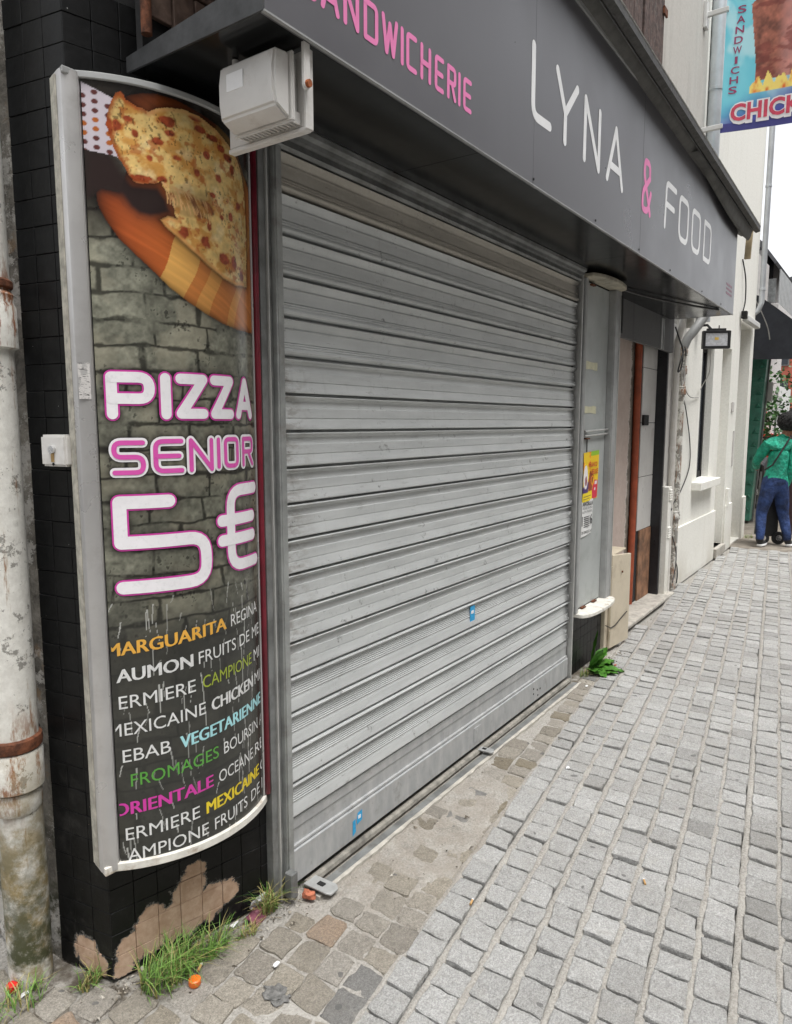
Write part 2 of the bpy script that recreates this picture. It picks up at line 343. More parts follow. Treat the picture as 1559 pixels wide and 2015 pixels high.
def peelpipe(name, rustlvl, moss=False):
    b = NB(name); x, y, z = b.sep(b.pos)
    n = b.noise(11, 8, rough=.75); f = b.noise(40, 6, rough=.7); d = b.noise(1., 7, vec=b.scale(b.pos, (26, 26, 3)), rough=.75)
    c = b.mix(b.ramp(f, .3, .7), (.60,.585,.54), (.74,.73,.68))
    c = b.mix(b.math('MULTIPLY', b.ramp(d, .55, .75), .5), c, (.42,.36,.2))
    c = b.mix(b.ramp(n, .585-rustlvl, .61-rustlvl), c, (.27,.26,.235))
    c = b.mix(b.math('MULTIPLY', b.ramp(b.noise(26, 8, rough=.8), .6, .66), .8), c, (.09,.085,.075))
    c = b.mix(b.math('MULTIPLY', b.ramp(d, .58-rustlvl, .68-rustlvl), .85), c, (.24,.10,.035))
    if moss:
        for zc in (.66,1.88):
            rm_ = b.math('MULTIPLY', b.math('SUBTRACT', 1, b.ramp(b.math('ABSOLUTE', b.math('SUBTRACT', z, zc)), .04, .22)), b.ramp(b.noise(1., 7, vec=b.scale(b.pos, (20, 20, 6)), rough=.75), .48, .6))
            c = b.mix(rm_, c, (.23,.085,.03))
        low = b.math('SUBTRACT', 1, b.ramp(z, .25, .95))
        c = b.mix(b.math('MULTIPLY', low, b.ramp(b.noise(13, 7, rough=.7), .36, .6)), c, (.26,.20,.095))
        low2 = b.math('SUBTRACT', 1, b.ramp(z, .05, .7))
        c = b.mix(b.math('MULTIPLY', low2, b.ramp(b.noise(8, 7, rough=.7), .42, .6)), c, (.05,.055,.022))
        c = b.mix(b.math('MULTIPLY', low2, b.ramp(b.noise(19, 7, rough=.7), .52, .66)), c, (.3,.29,.25))
    return b.done(c, .7, 0, b.math('ADD', n, f), .5, .004)
m_pipeL = peelpipe('flaking_white_pipe', .0, True)
m_pipeR = peelpipe('rusty_flaking_pipe', .085)
m_pipew = plain('white_pvc_pipe', (.62,.60,.56), .5, var=.08, sc=5, dirt=(.38,.33,.28), damt=.5)
m_rust = plain('rusted_iron', (.13,.045,.02), .85, .1, var=.6, sc=40, bump=.6)
def rough_stone():
    b = NB('flaking_rubble_wall'); x, y, z = b.sep(b.pos); n = b.noise(7, 9, rough=.75, dist=.6); f = b.noise(38, 6, rough=.75)
    c = b.mix(b.ramp(n, .35, .65), (.10,.09,.075), (.36,.335,.29))
    c = b.mix(b.ramp(b.noise(6, 8, rough=.8), .52, .56), c, (.58,.56,.52))
    c = b.mix(b.math('MULTIPLY', b.ramp(b.noise(10, 7), .58, .7), .7), c, (.34,.22,.12))
    c = b.mix(b.math('MULTIPLY', b.ramp(f, .55, .75), .6), c, (.045,.042,.036))
    low = b.math('SUBTRACT', 1, b.ramp(z, .1, .8))
    c = b.mix(b.math('MULTIPLY', low, b.ramp(b.noise(9, 7), .4, .6)), c, (.045,.05,.02))
    return b.done(c, .92, 0, b.math('ADD', n, f), .9, .02)
m_rubble = rough_stone()
m_oldwood = plain('old_brown_shutter_wood', (.085,.055,.047), .8, var=.45, sc=30, dirt=(.2,.18,.165), dsc=28, damt=.6)
m_zincpipe = plain('zinc_downpipe', (.52,.54,.56), .4, .4, var=.12, sc=5, bump=.04)
m_awn = plain('black_awning_canvas', (.018,.02,.026), .75, var=.25, sc=4, bump=.15, bsc=200)
m_awngrey = plain('grey_awning_canvas', (.11,.108,.10), .75, var=.25, sc=6, bump=.2, bsc=200, dirt=(.03,.03,.03), damt=.5)
m_awnbar = plain('awning_bar', (.06,.058,.055), .55, .2, var=.3, sc=30)
m_awnlip = plain('pale_awning_lip', (.55,.54,.51), .6, var=.2, sc=40)
m_green = plain('green_glazed_pillar', (.055,.235,.165), .35, var=.2, sc=9, dirt=(.25,.28,.24), dsc=30, damt=.35)
m_brickred = plain('red_brick_render', (.42,.115,.075), .85, var=.15, sc=2)
m_glass = plain('dark_window_glass', (.03,.035,.045), .12, var=.1)
m_wframe = plain('pale_frame', (.6,.6,.58), .5, var=.05)
m_roof = plain('slate_roof', (.09,.09,.095), .7, var=.2)
m_houseg = plain('grey_house_render', (.5,.48,.46), .85, var=.1)
m_redpaint = plain('red_car_paint', (.55,.03,.02), .3, var=.05)
m_tyre = plain('black_rubber', (.012,.012,.013), .7)
m_chrome = plain('bright_metal', (.6,.6,.6), .25, .8)
m_blk = plain('black_plastic', (.015,.015,.016), .5)
b = NB('grass_blade'); c0 = b.attr(); m_grass = b.done(c0, .5, spec=.3); b.b.inputs['Subsurface Weight'].default_value = 0
m_leaf = plain('broad_leaf_green', (.055,.17,.018), .45, var=.4, sc=40)
m_treeleaf = plain('tree_leaf', (.035,.10,.018), .5, var=.5, sc=3)
m_bark = plain('bark', (.06,.045,.035), .9, var=.4)
m_blue = plain('blue_sticker', sm((40,160,215)), .45, var=.08, dirt=(.02,.08,.12), dsc=90, damt=.6)
m_cable = plain('black_cable', (.02,.02,.02), .5); m_cablew = plain('grey_cable', (.38,.37,.35), .5)
m_tape = plain('yellowed_tape', (.60,.58,.40), .5, var=.1, sc=30)
m_ledglass = plain('led_lens', (.62,.63,.65), .25, .1, var=.05); m_ledchip = plain('led_chip', (.75,.5,.1), .5, var=.1)

# ------------------------------------------------------------------ setting: road, pavement and setts
mb = MB(); mb.box((-400,-400,-.5), (400,400,-.135)); struct('road', mb, m_asphalt)
CA = (math.cos(R(7)), math.sin(R(7))); CB = (CA[1], -CA[0]); OR = (-.05, -.482)   # sett columns run 7 degrees off the shopfront
def loc2(u, w): return OR[0] + CA[0]*u + CB[0]*w, OR[1] + CA[1]*u + CB[1]*w
PATCH = [(.02,-.1),(.02,-.2),(.07,-.29),(.2,-.35),(.32,-.395),(.5,-.37),(.62,-.43),(.8,-.36),(.98,-.33),(1.12,-.2),(1.3,-.1)]
def patchmask(x, y):
    j = (fbm(x*9, y*9, 3)-.5)*.16; m = np.zeros(np.shape(x))
    for dx, dy in ((0,0),(.03,0),(-.03,0),(0,.03),(0,-.03)): m = m + in_poly(x+j+dx, y+j*.7+dy, PATCH)
    return m/5
def ground_h(x, y):
    edge = np.minimum(np.minimum(x+1.6, 3.4-x), np.minimum(y+.78, .46-y)); k = sst(edge, 0, .06)
    w = (x-OR[0])*CB[0] + (y-OR[1])*CB[1]
    fill = sst(-w, -.02, .03)*.0325                             # old cobbles by the wall are filled nearly flush
    return -.042 + k*(patchmask(x, y)*(.0045 + .018*(fbm(x*9, y*9, 5)-.47)) + fill + (fbm(x*30, y*30, 9)-.5)*.005)
xs = np.linspace(-1.6, 3.4, 335); ys = np.linspace(-.78, .46, 84); X, Y = np.meshgrid(xs, ys); Z = ground_h(X, Y)
mb = MB(); nx = len(xs); vv = np.stack([X.ravel(), Y.ravel(), Z.ravel()], 1)
mb.add(vv, [(j*nx+i, j*nx+i+1, (j+1)*nx+i+1, (j+1)*nx+i) for j in range(len(ys)-1) for i in range(nx-1)])
for (a, c, d, e) in ((-5,-4.2,-1.6,1.2), (3.4,-4.2,8.35,1.2), (-1.6,-4.2,3.4,-.78), (-1.6,.46,3.4,1.2)):
    mb.add([(a,c,-.042),(d,c,-.042),(d,e,-.042),(a,e,-.042)], [(0,1,2,3)])
mb.add([(-5,-4.2,-.13),(8.35,-4.2,-.13),(8.35,-4.2,-.042),(-5,-4.2,-.042)], [(0,1,2,3)])
pave = struct('pavement', mb, m_mortar)
mb = MB(); gx = np.linspace(8.35, 16, 60); gy = np.linspace(-4.2, 1.2, 46); X2, Y2 = np.meshgrid(gx, gy); Z2 = -.012 + (fbm(X2*3, Y2*3, 2)-.5)*.015
nx2 = len(gx); mb.add(np.stack([X2.ravel(), Y2.ravel(), Z2.ravel()], 1), [(j*nx2+i, j*nx2+i+1, (j+1)*nx2+i+1, (j+1)*nx2+i) for j in range(len(gy)-1) for i in range(nx2-1)])
struct('footway', mb, m_patch)

def wall_limit(x):
    if x < -.66: return .30 - (x+.66)*1.2 if x > -1.1 else .6
    if x < -.07: return .138 - .231*(x+.615) - .035
    if x < 2.47: return -.085
    if x < 3.12: return -.05
    if x < 5.0: return .0
    return .1
camv = np.array(cam.location)
setts = []
def sett(u0, u1, w0, w1, kind):
    r = rng; skew = .010
    cu, cw = (u0+u1)/2, (w0+w1)/2; cx_, cy_ = loc2(cu, cw)
    if cy_ > wall_limit(cx_) - .04 or cx_ > 8.3: return
    a = .0035 if kind == 'grey' else .0055
    cor = [(u0+r.uniform(-a,a)+skew/2, w0+r.uniform(-a,a)), (u1+r.uniform(-a,a)+skew/2, w0+r.uniform(-a,a)),
           (u1+r.uniform(-a,a)-skew/2, w1+r.uniform(-a,a)), (u0+r.uniform(-a,a)-skew/2, w1+r.uniform(-a,a))]
    if r.random() < .16:                                  # a chipped corner
        i = r.randrange(4); k = r.uniform(.10,.2); cor[i] = (cor[i][0]+(cu-cor[i][0])*k, cor[i][1]+(cw-cor[i][1])*k)
    per = []
    for i in range(4):
        p, q = cor[i], cor[(i+1) % 4]; rc = .055 if kind == 'grey' else .10
        for t in (rc*r.uniform(.4,1), .38, .66, 1-rc*r.uniform(.4,1)):
            k = .0030 if kind == 'grey' else .005
            per.append((p[0]+(q[0]-p[0])*t + r.uniform(-k,k), p[1]+(q[1]-p[1])*t + r.uniform(-k,k)))
    n = len(per); tu, tw = r.gauss(-.015,.03), r.gauss(0,.024); dz = r.gauss(0,.0025)
    pm = float(patchmask(np.array(cx_), np.array(cy_)))
    if kind == 'brown': dz -= .002 + .004*r.random(); tu *= .8
    if pm > .3: dz -= .001 + r.random()*.004
    def P(q, sc, z):
        uu = cu+(q[0]-cu)*sc; ww = cw+(q[1]-cw)*sc; x, y = loc2(uu, ww); return (x, y, z + dz + (uu-cu)*tu + (ww-cw)*tw)
    top = .93 if kind == 'grey' else .86; drop = .0028 if kind == 'grey' else .004
    v = [P(q, top, r.uniform(-.0008,.0008)) for q in per] + [P(q, 1., -drop+r.uniform(-.001,.001)) for q in per] + [P(q, 1.0, -.06) for q in per] + [P((cu,cw), 1, .001)]
    f = [(3*n, i, (i+1) % n) for i in range(n)] + [(i, n+i, n+(i+1) % n, (i+1) % n) for i in range(n)] + [(n+i, 2*n+i, 2*n+(i+1) % n, n+(i+1) % n) for i in range(n)]
    g = r.gauss(.0, .03) - (.07 if r.random() < .07 else 0)
    if kind == 'grey': col = (.405+g, .401+g, .388+g)
    else:
        h = r.random(); col = (.285+g+.03*h, .262+g+.02*h, .228+g)
        if r.random() < .05: col = (.31, .23, .165)
        if r.random() < .03: col = (.2, .195, .185)
    d = np.array([cx_, cy_, 0]) - camv; D = np.linalg.norm(d); size = (u1-u0)*(w1-w0)*1.6/D**3
    fwd = d[0]*math.cos(R(35.08)) + d[1]*math.sin(R(35.08)); rgt = d[0]*math.sin(R(35.08)) - d[1]*math.cos(R(35.08))
    zc = fwd*math.cos(R(7.125)) + 1.6*math.sin(R(7.125)); yc = -fwd*math.sin(R(7.125)) + 1.6*math.cos(R(7.125))
    vis = zc > .3 and abs(rgt/zc) < .575 and abs(yc/zc) < .745
    setts.append((size if vis else 0, v, f, col))
for k in range(34):                                     # grey granite setts, column by column away from the shop
    w0 = k*.1125 + .008 + rng.uniform(-.003,.003); w1 = w0 + .093 + rng.uniform(-.003,.003); u = -1.5 + rng.uniform(0,.1)
    while u < 8.45:
        l = rng.uniform(.088,.116) * (1.45 if rng.random() < .05 else 1); sett(u, u+l, w0, w1, 'grey'); u += l + rng.uniform(.0045,.0085)
for k in range(34):                                     # mortar-filled long joints
    q = MB(); v = []; us = np.arange(-1.5, 8.4, .03); wc = k*.1125 + (.0 if k else -.001)
    for u in us:
        x, y = loc2(u, wc)
        if y > wall_limit(x) - .03: continue
        nz = float(fbm(np.array(u*16), np.array(k*3.7), 77, 3)-.5)
        for s_, dz_ in ((-.0135,-.010),(-.006,.0),(.006,.0),(.0135,-.010)):
            x, y = loc2(u, wc+s_*(1+.5*nz)); v.append((x, y, -.0062+dz_*.5+nz*.010))
    n_ = len(v)//4; q.add(v, [(4*i+j, 4*i+j+1, 4*i+j+5, 4*i+j+4) for i in range(n_-1) for j in range(3)])
    if n_ > 2: mesh_obj('mortar_joint', q, m_mortar, parent=pave, smooth='all')
for k in range(11):                                     # worn brown cobbles between setts and wall
    w1 = -k*.1035 - .002; w0 = w1 - .0965 + rng.uniform(-.004,.004); u = -1.6 + rng.uniform(0,.1)
    while u < 3.0:
        l = rng.uniform(.075,.12); sett(u, u+l, w0, w1, 'brown'); u += l + rng.uniform(.003,.008)
setts.sort(key=lambda s: -s[0])
rest = MB()
for i, (s, v, f, col) in enumerate(setts):
    if i < 296:
        q = MB(); q.add(v, f, col); o = mesh_obj('sett', q, m_sett, parent=pave)
    else: rest.add(v, f, col)
o = mesh_obj('far_setts', rest, m_sett, parent=pave); o['kind'] = 'stuff'
# ------------------------------------------------------------------ shop building
P0 = np.array([-.615, .138]); DD = np.array([.541, -.125]); DD = DD/np.hypot(*DD); NN = np.array([DD[1], -DD[0]])
def S(s, off, z): return (float(P0[0]+DD[0]*s+NN[0]*off), float(P0[1]+DD[1]*s+NN[1]*off), float(z))
LD = (math.cos(R(100)), math.sin(R(100))); LN = (-LD[1], LD[0])            # return wall round the corner and its outward normal
def Lf(d, off, z): return (P0[0]+LD[0]*d+LN[0]*off, P0[1]+LD[1]*d+LN[1]*off, z)
shop = Thing('shop_building', 'shop building clad in black painted tiles with beige upper wall, roller shutter in its front', 'building', (0,.3,0))
# core walls
mb = MB()
mb.box((-.085,.035,0), (2.5,.6,2.6)); shop.part('wall', mb, m_dark)  # dark box added behind the shutter so no light leaks through
mb = MB(); mb.prism([S(.004,-.012,0), S(.545,-.012,0), (-.07,.6,0), Lf(.45,-.012,0), Lf(.004,-.012,0)], (0,0,2.75))
pil = shop.part('pilaster', mb, m_grout)
T_ = .0702; tme = None
def tile_at(fn, s0, z0, parent, w=T_, h=T_, mat=m_tile, th=.012, name='tile'):
    q = MB(); g = .0007; o = rng.uniform(-.0008,.0008)
    a = fn(s0+g, -th, z0+g); bx = np.array(fn(s0+w-g, -th, z0+g))-np.array(a); by = np.array(fn(s0+g, o, z0+g))-np.array(a)
    q.obox(a, tuple(bx), tuple(by), (0,0,h-2*g)); return shop.part(name, q, mat, parent, bev=.0011)
for r_ in range(38):
    for k in range(3): tile_at(Lf, k*T_+.002, r_*T_, pil)
for k in range(8):
    for r_ in list(range(6)) + [34,35,36,37]: tile_at(S, k*T_-.001, r_*T_, pil, w=T_*(.78 if k == 7 else 1))
# upper wall above the sign, seen left of it and above the awning
mb = MB()
def wall_with_hole(mb, x0, x1, z0, z1, y, holes, depth):
    xs_ = sorted({x0, x1, *[h[0] for h in holes], *[h[1] for h in holes]}); zs_ = sorted({z0, z1, *[h[2] for h in holes], *[h[3] for h in holes]})
    for i in range(len(xs_)-1):
        for j in range(len(zs_)-1):
            cx_, cz_ = (xs_[i]+xs_[i+1])/2, (zs_[j]+zs_[j+1])/2
            if any(h[0] < cx_ < h[1] and h[2] < cz_ < h[3] for h in holes): continue
            mb.add([(xs_[i],y,zs_[j]),(xs_[i+1],y,zs_[j]),(xs_[i+1],y,zs_[j+1]),(xs_[i],y,zs_[j+1])], [(0,1,2,3)])
    for (a, c, d, e, *dp_) in holes:
        yb = y+(dp_[0] if dp_ else depth)
        mb.add([(a,y,d),(a,yb,d),(a,yb,e),(a,y,e)], [(0,1,2,3)]); mb.add([(c,y,d),(c,y,e),(c,yb,e),(c,yb,d)], [(0,1,2,3)])
        mb.add([(a,y,d),(c,y,d),(c,yb,d),(a,yb,d)], [(0,1,2,3)]); mb.add([(a,y,e),(a,yb,e),(c,yb,e),(c,y,e)], [(0,1,2,3)])
wall_with_hole(mb, -.1, 5.62, 2.62, 9.5, .06, [(3.10,4.02,3.75,5.6)], .12)
mb.add([(5.62,.06,2.5),(5.62,.5,2.5),(5.62,.5,9.5),(5.62,.06,9.5)], [(0,1,2,3)])
mb.add([(-.1,.06,9.5),(5.62,.06,9.5),(5.62,3,9.5),(-.1,3,9.5)], [(0,1,2,3)])
shop.part('upper_wall', mb, m_beige)
mb = MB(); mb.prism([S(0,0,2.76), S(.56,0,2.76), (-.06,.6,2.76), Lf(.45,0,2.76)], (0,0,6.7)); shop.part('corner_wall', mb, m_grout)
# bare terracotta tiles of the old wall behind the open end of the sign
mb = MB(); mb.box((-.462,.036,2.5), (-.06,.06,3.4)); back = shop.part('old_tiled_wall', mb, m_grout)
def Bk(s, off, z): return (s, .022-off, z)
for i in range(6):
    for j in range(8):
        q = MB(); q.box((-.45+i*.072+.003, .018+rng.uniform(-.002,.002), 2.62+j*.105+.003), (-.45+i*.072+.069, .034, 2.62+j*.105+.102)); shop.part('wall_tile', q, m_clay, back, bev=.002)
mb = MB(); mb.tube([(-.475,.0,2.56),(-.475,.0,3.4)], .014, 10); shop.part('standpipe', mb, m_rust, smooth=True)
mb = MB(); mb.box((-.19,-.28,2.6), (-.15,-.24,3.3)); shop.part('sign_post', mb, m_red, bev=.004)
# burgundy trim between menu box and shutter rail
mb = MB(); a0, a1 = .5005, .5185
mb.prism([S(a0,-.01,.40), S(a0,.026,.40), S(a0+.004,.033,.40), S(a1-.004,.033,.40), S(a1,.026,.40), S(a1,-.01,.40)], (0,0,2.09)); shop.part('trim_strip', mb, m_red, bev=.002, smooth=True)
# pier right of the shutter, closed doorway and post
mb = MB(); mb.box((2.5,.013,0), (3.09,.5,2.55)); pier = shop.part('pier', mb, m_grout)
def Pf(s, off, z): return (2.5+s, .013-off-.012, z)
for k in range(9):
    for r_ in range(6): tile_at(lambda s, off, z: (2.5+s, .001-off, z), k*.0655, r_*T_, pier, w=.0655)
def Ps(s, off, z): return (2.4995-off, .012+s, z)
for r_ in range(8): tile_at(lambda s, off, z: (2.4995-off-.001, .002+s, z), 0, r_*T_, pier, w=.05)
mb = MB(); mb.box((3.09,.27,0), (4.56,.5,2.6)); shop.part('doorway_wall', mb, m_pink)
mb = MB(); mb.box((4.56,.222,0), (4.99,.5,2.6)); dwl = shop.part('tiled_doorway_wall', mb, m_grout)
for j, (z0, z1) in enumerate(((.66,1.13),(1.135,1.60),(1.605,2.07),(2.075,2.3))):
    q = MB(); q.box((4.575,.212,z0), (4.988,.2225,z1)); shop.part('wall_tile', q, m_wtile, dwl, bev=.003)
mb = MB(); mb.box((4.64,.205,.02), (4.985,.2215,.655)); shop.part('wood_panel', mb, m_wood, bev=.003)
mb = MB(); mb.box((4.58,.19,1.58), (4.72,.2115,1.67)); q = shop.part('switch_box', mb, m_dark, bev=.004)
mb = MB(); mb.tube([(4.50,.236,.0),(4.52,.236,1.0),(4.50,.236,2.42)], .030, 12); shop.part('pipe', mb, m_orange, smooth=True)
mb = MB(); mb.box((3.09,.22,.02), (3.4,.2695,2.42)); shop.part('door_frame', mb, m_wood, bev=.004)
mb = MB(); mb.box((4.9905,.125,0), (5.035,.5,2.5)); shop.part('post', mb, m_blackp, bev=.004)
mb = MB(); mb.box((3.09,.02,-.01), (5.2,.4,.022)); shop.part('doorstep', mb, m_conc, bev=.006)
mb = MB(); mb.box((3.085,.098,2.222), (5.05,.13,2.53)); mb.box((3.085,.13,2.35), (5.05,.3,2.5)); shop.part('lintel_panel', mb, m_greyp, bev=.003)
mb = MB(); mb.box((4.62,.088,2.225), (4.66,.098,2.48)); mb.box((4.70,.09,2.225), (4.715,.098,2.48)); shop.part('panel_batten', mb, m_alu2)
mb = MB(); mb.box((5.036,.13,0), (5.279,.5,2.5)); shop.part('pale_jamb', mb, m_wtile, bev=.003)
# brown closed shutters of the upstairs window
win = Thing('window_shutters', 'pair of closed brown weathered wooden shutters above the awning', 'shutters', (3.55,.06,3.75))
mb = MB(); mb.box((3.1,.15,3.75), (4.02,.18,5.6)); win.part('window_backing', mb, m_dark)
for s0, s1 in ((3.07,3.535),(3.575,4.05)):
    for k in range(5):
        q = MB(); w_ = (s1-s0)/5; q.box((s0+k*w_+.003,.015+rng.uniform(-.002,.002),3.72), (s0+(k+1)*w_-.003,.045,5.6)); win.part('plank', q, m_oldwood, bev=.003)
for z_ in (4.0,4.55,5.2):
    q = MB(); q.box((3.99,.0,z_), (4.075,.014,z_+.05)); win.part('hinge', q, m_rust)

# ------------------------------------------------------------------ roller shutter
sh = Thing('roller_shutter', 'closed grey metal roller shutter with ribbed horizontal slats under the dark sign', 'shutter', (1.22,0,0))
ZL = [2.535,2.416,2.295,2.172,2.048,1.925,1.804,1.688,1.571,1.455,1.338,1.222,1.107,.992,.877,.762,.637,.514,.391,.264]
def prof(kind, h):                                    # list of (t from top 0..1, outward mm)
    if kind == 'A': p = [(0,-6),(.012,8),(.022,17),(.035,17.5),(.05,15.5),(.24,3),(.255,6),(.272,9),(.30,8),(.60,8),(.61,5.5),(.63,11),(.655,11.5),(.672,9.8),(.70,13),(.73,13.4),(.745,12),(.785,16),(.835,17),(.89,14),(.925,8),(.94,-6),(1,-6)]
    elif kind == 'B': p = [(0,-6),(.012,5),(.022,14),(.04,16.5),(.06,15),(.075,9),(.10,4.5),(.15,2.5),(.33,5),(.342,7.5),(.36,8),(.61,9.5),(.62,7),(.635,10),(.90,16),(.93,15.5),(.942,-6),(1,-6)]
    else: 
        p = [(0,-6),(.010,8),(.022,16),(.06,18.5),(.085,15),(.10,8),(.13,4)]
        for k in range(6): t = .20+k*.062; p += [(t,4.2+k*.5),(t+.014,6.4+k*.6),(t+.036,6.2+k*.6),(t+.05,4.6+k*.6)]
        p += [(.60,8),(.66,10),(.90,15.5),(.93,15),(.942,-6),(1,-6)]
    return [(h*t, -q*1.12/1000 if q > 0 else .012) for t, q in p]
for i in range(len(ZL)-1):
    z1, z0 = ZL[i], ZL[i+1]; kind = 'A' if i < 6 else ('B' if i < 15 else 'C')
    p = prof(kind, z1-z0); q = MB(); n = len(p); x0, x1 = -.0285, 2.435+rng.uniform(-.008,.006); dy = rng.uniform(-.0015,.0015)
    v = []; XS = np.linspace(x0, x1, 13); sag = [rng.uniform(-.0008,.0008) for _ in XS]
    for a, xx in enumerate(XS): v += [(xx, y+dy+sag[a]*1.2, z1-t) for t, y in p]
    q.add(v, [(a*n+j, a*n+j+1, (a+1)*n+j+1, (a+1)*n+j) for a in range(len(XS)-1) for j in range(n-1)])
    sh.part('slat', q, m_slat_beige if i == 1 else m_slat)
q = MB(); q.box((-.0285,-.004,.158), (2.437,.0,.264)); q.box((-.0285,-.008,.222), (2.437,-.0,.262)); q.box((-.0285,-.012,.154), (2.437,-.001,.166)); sh.part('lower_plate', q, m_zinc, bev=.002)
q = MB(); q.box((-.0285,-.018,.03), (2.44,.004,.152)); bot = sh.part('bottom_bar', q, m_zinc, bev=.003)
q = MB(); q.box((1.235,-.0215,.055), (1.30,-.018,.13)); q.box((1.25,-.024,.10), (1.262,-.0215,.118)); sh.part('lock_plate', q, m_zinc, bot, bev=.001)
q = MB()
for (hx, hz) in ((1.93,.08),(1.93,.11),(1.98,.09),(2.02,.085),(1.99,.055)): q.tube([(hx,-.0185,hz),(hx,-.0196,hz)], .006, 8)
sh.part('bolt_hole_shade', q, m_dark, bot)  # raised dark discs, their colour stands for the shade inside holes
q = MB(); q.box((-.113,-.008,0), (-.088,.03,2.485)); sh.part('guide_rail', q, m_rail, bev=.002)
q = MB(); q.box((-.0815,-.006,0), (-.062,.03,2.485)); sh.part('guide_rail', q, m_rail, bev=.002)
q = MB(); q.box((-.0875,-.015,0), (-.082,.03,2.485)); sh.part('rail_edge', q, m_rail_edge)
q = MB(); q.box((-.0615,-.026,0), (-.029,.03,2.485)); sh.part('guide_rail', q, m_rail_light, bev=.005, seg=3, smooth=True)
q = MB(); q.box((-.083,-.06,.02), (-.052,-.0265,.11)); sh.part('rail_foot', q, m_rail, bev=.003)
q = MB(); q.box((2.455,-.035,0), (2.468,.03,2.46)); sh.part('guide_rail', q, m_rail_edge, bev=.002)
q = MB(); q.box((2.436,.012,0), (2.455,.034,2.46)); sh.part('rail_gap_shade', q, m_dark)  # dark strip coloured as the shade in the gap past the slat ends
q = MB(); q.prism([(-.05,-.022,2.42),(-.05,-.03,2.43),(-.05,-.022,2.452),(-.05,-.034,2.456),(-.05,-.036,2.47),(-.05,-.05,2.478),(-.05,-.052,2.493),(-.05,.03,2.493),(-.05,.03,2.42)], (2.52,0,0)); sh.part('head_casing', q, m_rail)
thr = Thing('threshold_rail', 'dusty steel threshold rail set in a pale concrete strip below the shutter', 'rail', (1.22,-.08,0))
q = MB(); q.tube([(.02,-.03,.008),(2.44,-.03,.008)], .016, 8); thr.part('rounded_bar', q, m_thr, smooth=True)
q = MB(); q.box((0,-.088,-.03), (2.44,-.056,.004)); thr.part('flat_strip', q, m_rail, bev=.002)
q = MB(); n_ = 60; pts = []
for i in range(n_+1): pts.append((i*2.46/n_, -.099-rng.uniform(0,.010)))
q.prism([(0,-.089,-.03)] + [(a, c, -.03) for a, c in pts] + [(2.46,-.089,-.03)], (0,0,.034)); thr.part('concrete_strip', q, m_conc)
for cx_, sc_ in ((.035,1.),(1.27,.7)):
    q = MB(); w = .03*sc_
    q.prism([(cx_-w,-.03,.016),(cx_-w,-.11*sc_-.02,.02),(cx_-w*.6,-.13*sc_-.015,.014),(cx_+w*.6,-.13*sc_-.015,.014),(cx_+w,-.11*sc_-.02,.02),(cx_+w,-.03,.016)], (0,0,.006))
    k = thr.part('lock_bracket', q, m_alu2, bev=.001)
    q = MB(); q.box((cx_-.009*sc_,-.098*sc_,.0225), (cx_+.009*sc_,-.072*sc_,.0268)); thr.part('lock_slot_shade', q, m_dark, k)  # dark block on the bracket, coloured as the shade inside a slot
# blue stickers on the shutter
def sticker(x0, z0, w, h, y, torn, lab):
    t = Thing('sticker', lab, 'sticker', (x0, y, z0), None)
    q = MB()
    if torn:
        q.prism([(x0+.012,y,z0+.036),(x0+w,y,z0+.044),(x0+w,y,z0+h),(x0+.018,y,z0+h-.004),(x0+.012,y,z0+.058)], (0,-.0006,0)); q.prism([(x0-.014,y,z0),(x0+.006,y,z0+.012),(x0+.004,y,z0+h*.75),(x0-.012,y,z0+h*.7)], (0,-.0006,0))
        bb = (x0+.02, z0+h*.66, w*.35, .014)
    else: q.prism([(x0,y,z0),(x0+w,y,z0),(x0+w,y,z0+h),(x0,y,z0+h)], (0,-.0006,0)); bb = (x0+w*.2, z0+h*.5, w*.55, h*.2)
    base = t.part('sticker_sheet', q, m_blue)
    q = MB(); q.prism([(bb[0],y-.0007,bb[1]),(bb[0]+bb[2],y-.0007,bb[1]),(bb[0]+bb[2],y-.0007,bb[1]+bb[3]),(bb[0],y-.0007,bb[1]+bb[3])], (0,-.0004,0)); t.part('white_bar', q, m_white2)
sticker(.305,.045,.045,.085,-.0192,True, 'torn bright blue sticker on the bottom bar of the shutter')
sticker(1.195,.668,.045,.075,-.0115,False, 'small square blue sticker halfway along the shutter slats')

# ------------------------------------------------------------------ curved menu light box on the pilaster
A_ = np.array([.015,.06]); B_ = np.array([.495,.02]); sag_ = .08; ch_ = np.hypot(*(B_-A_)); RR = (ch_**2/4+sag_**2)/(2*sag_); HA = math.asin(ch_/2/RR)
cdv = (B_-A_)/ch_; cnv = np.array([-cdv[1], cdv[0]]); CT = (A_+B_)/2 - cnv*(RR-sag_); LU = 2*HA*RR
ZB0, ZB1 = .388, 2.43
def U(u, z, off=0.):
    th = u/RR - HA; r = RR+off; s = CT + (cdv*math.sin(th) + cnv*math.cos(th))*r
    return S(s[0], s[1], z)
box = Thing('menu_light_box', 'tall curved light box printed with a pizza and PIZZA SENIOR 5€ on the tiled corner', 'sign', S(.25,.0,.38))
q = MB(); pp = [(-.034,0),(-.034,.052),(-.028,.06),(-.006,.066),(.006,.066),(.013,.06),(.016,.05),(.016,0)]
q.prism([S(a, o_, ZB0-.01) for a, o_ in pp], (0,0,ZB1-ZB0+.018)); post = box.part('frame_post', q, m_alu, bev=.002, seg=2, smooth=True)
q = MB(); q.prism([S(-.0375,0,ZB0), S(-.0375,.035,ZB0), S(-.0345,.035,ZB0), S(-.0345,0,ZB0)], (0,0,ZB1-ZB0)); box.part('sealant', q, plain('yellowed_sealant', (.42,.40,.34), .8, var=.3, sc=40, dirt=(.15,.12,.09), damt=.6))
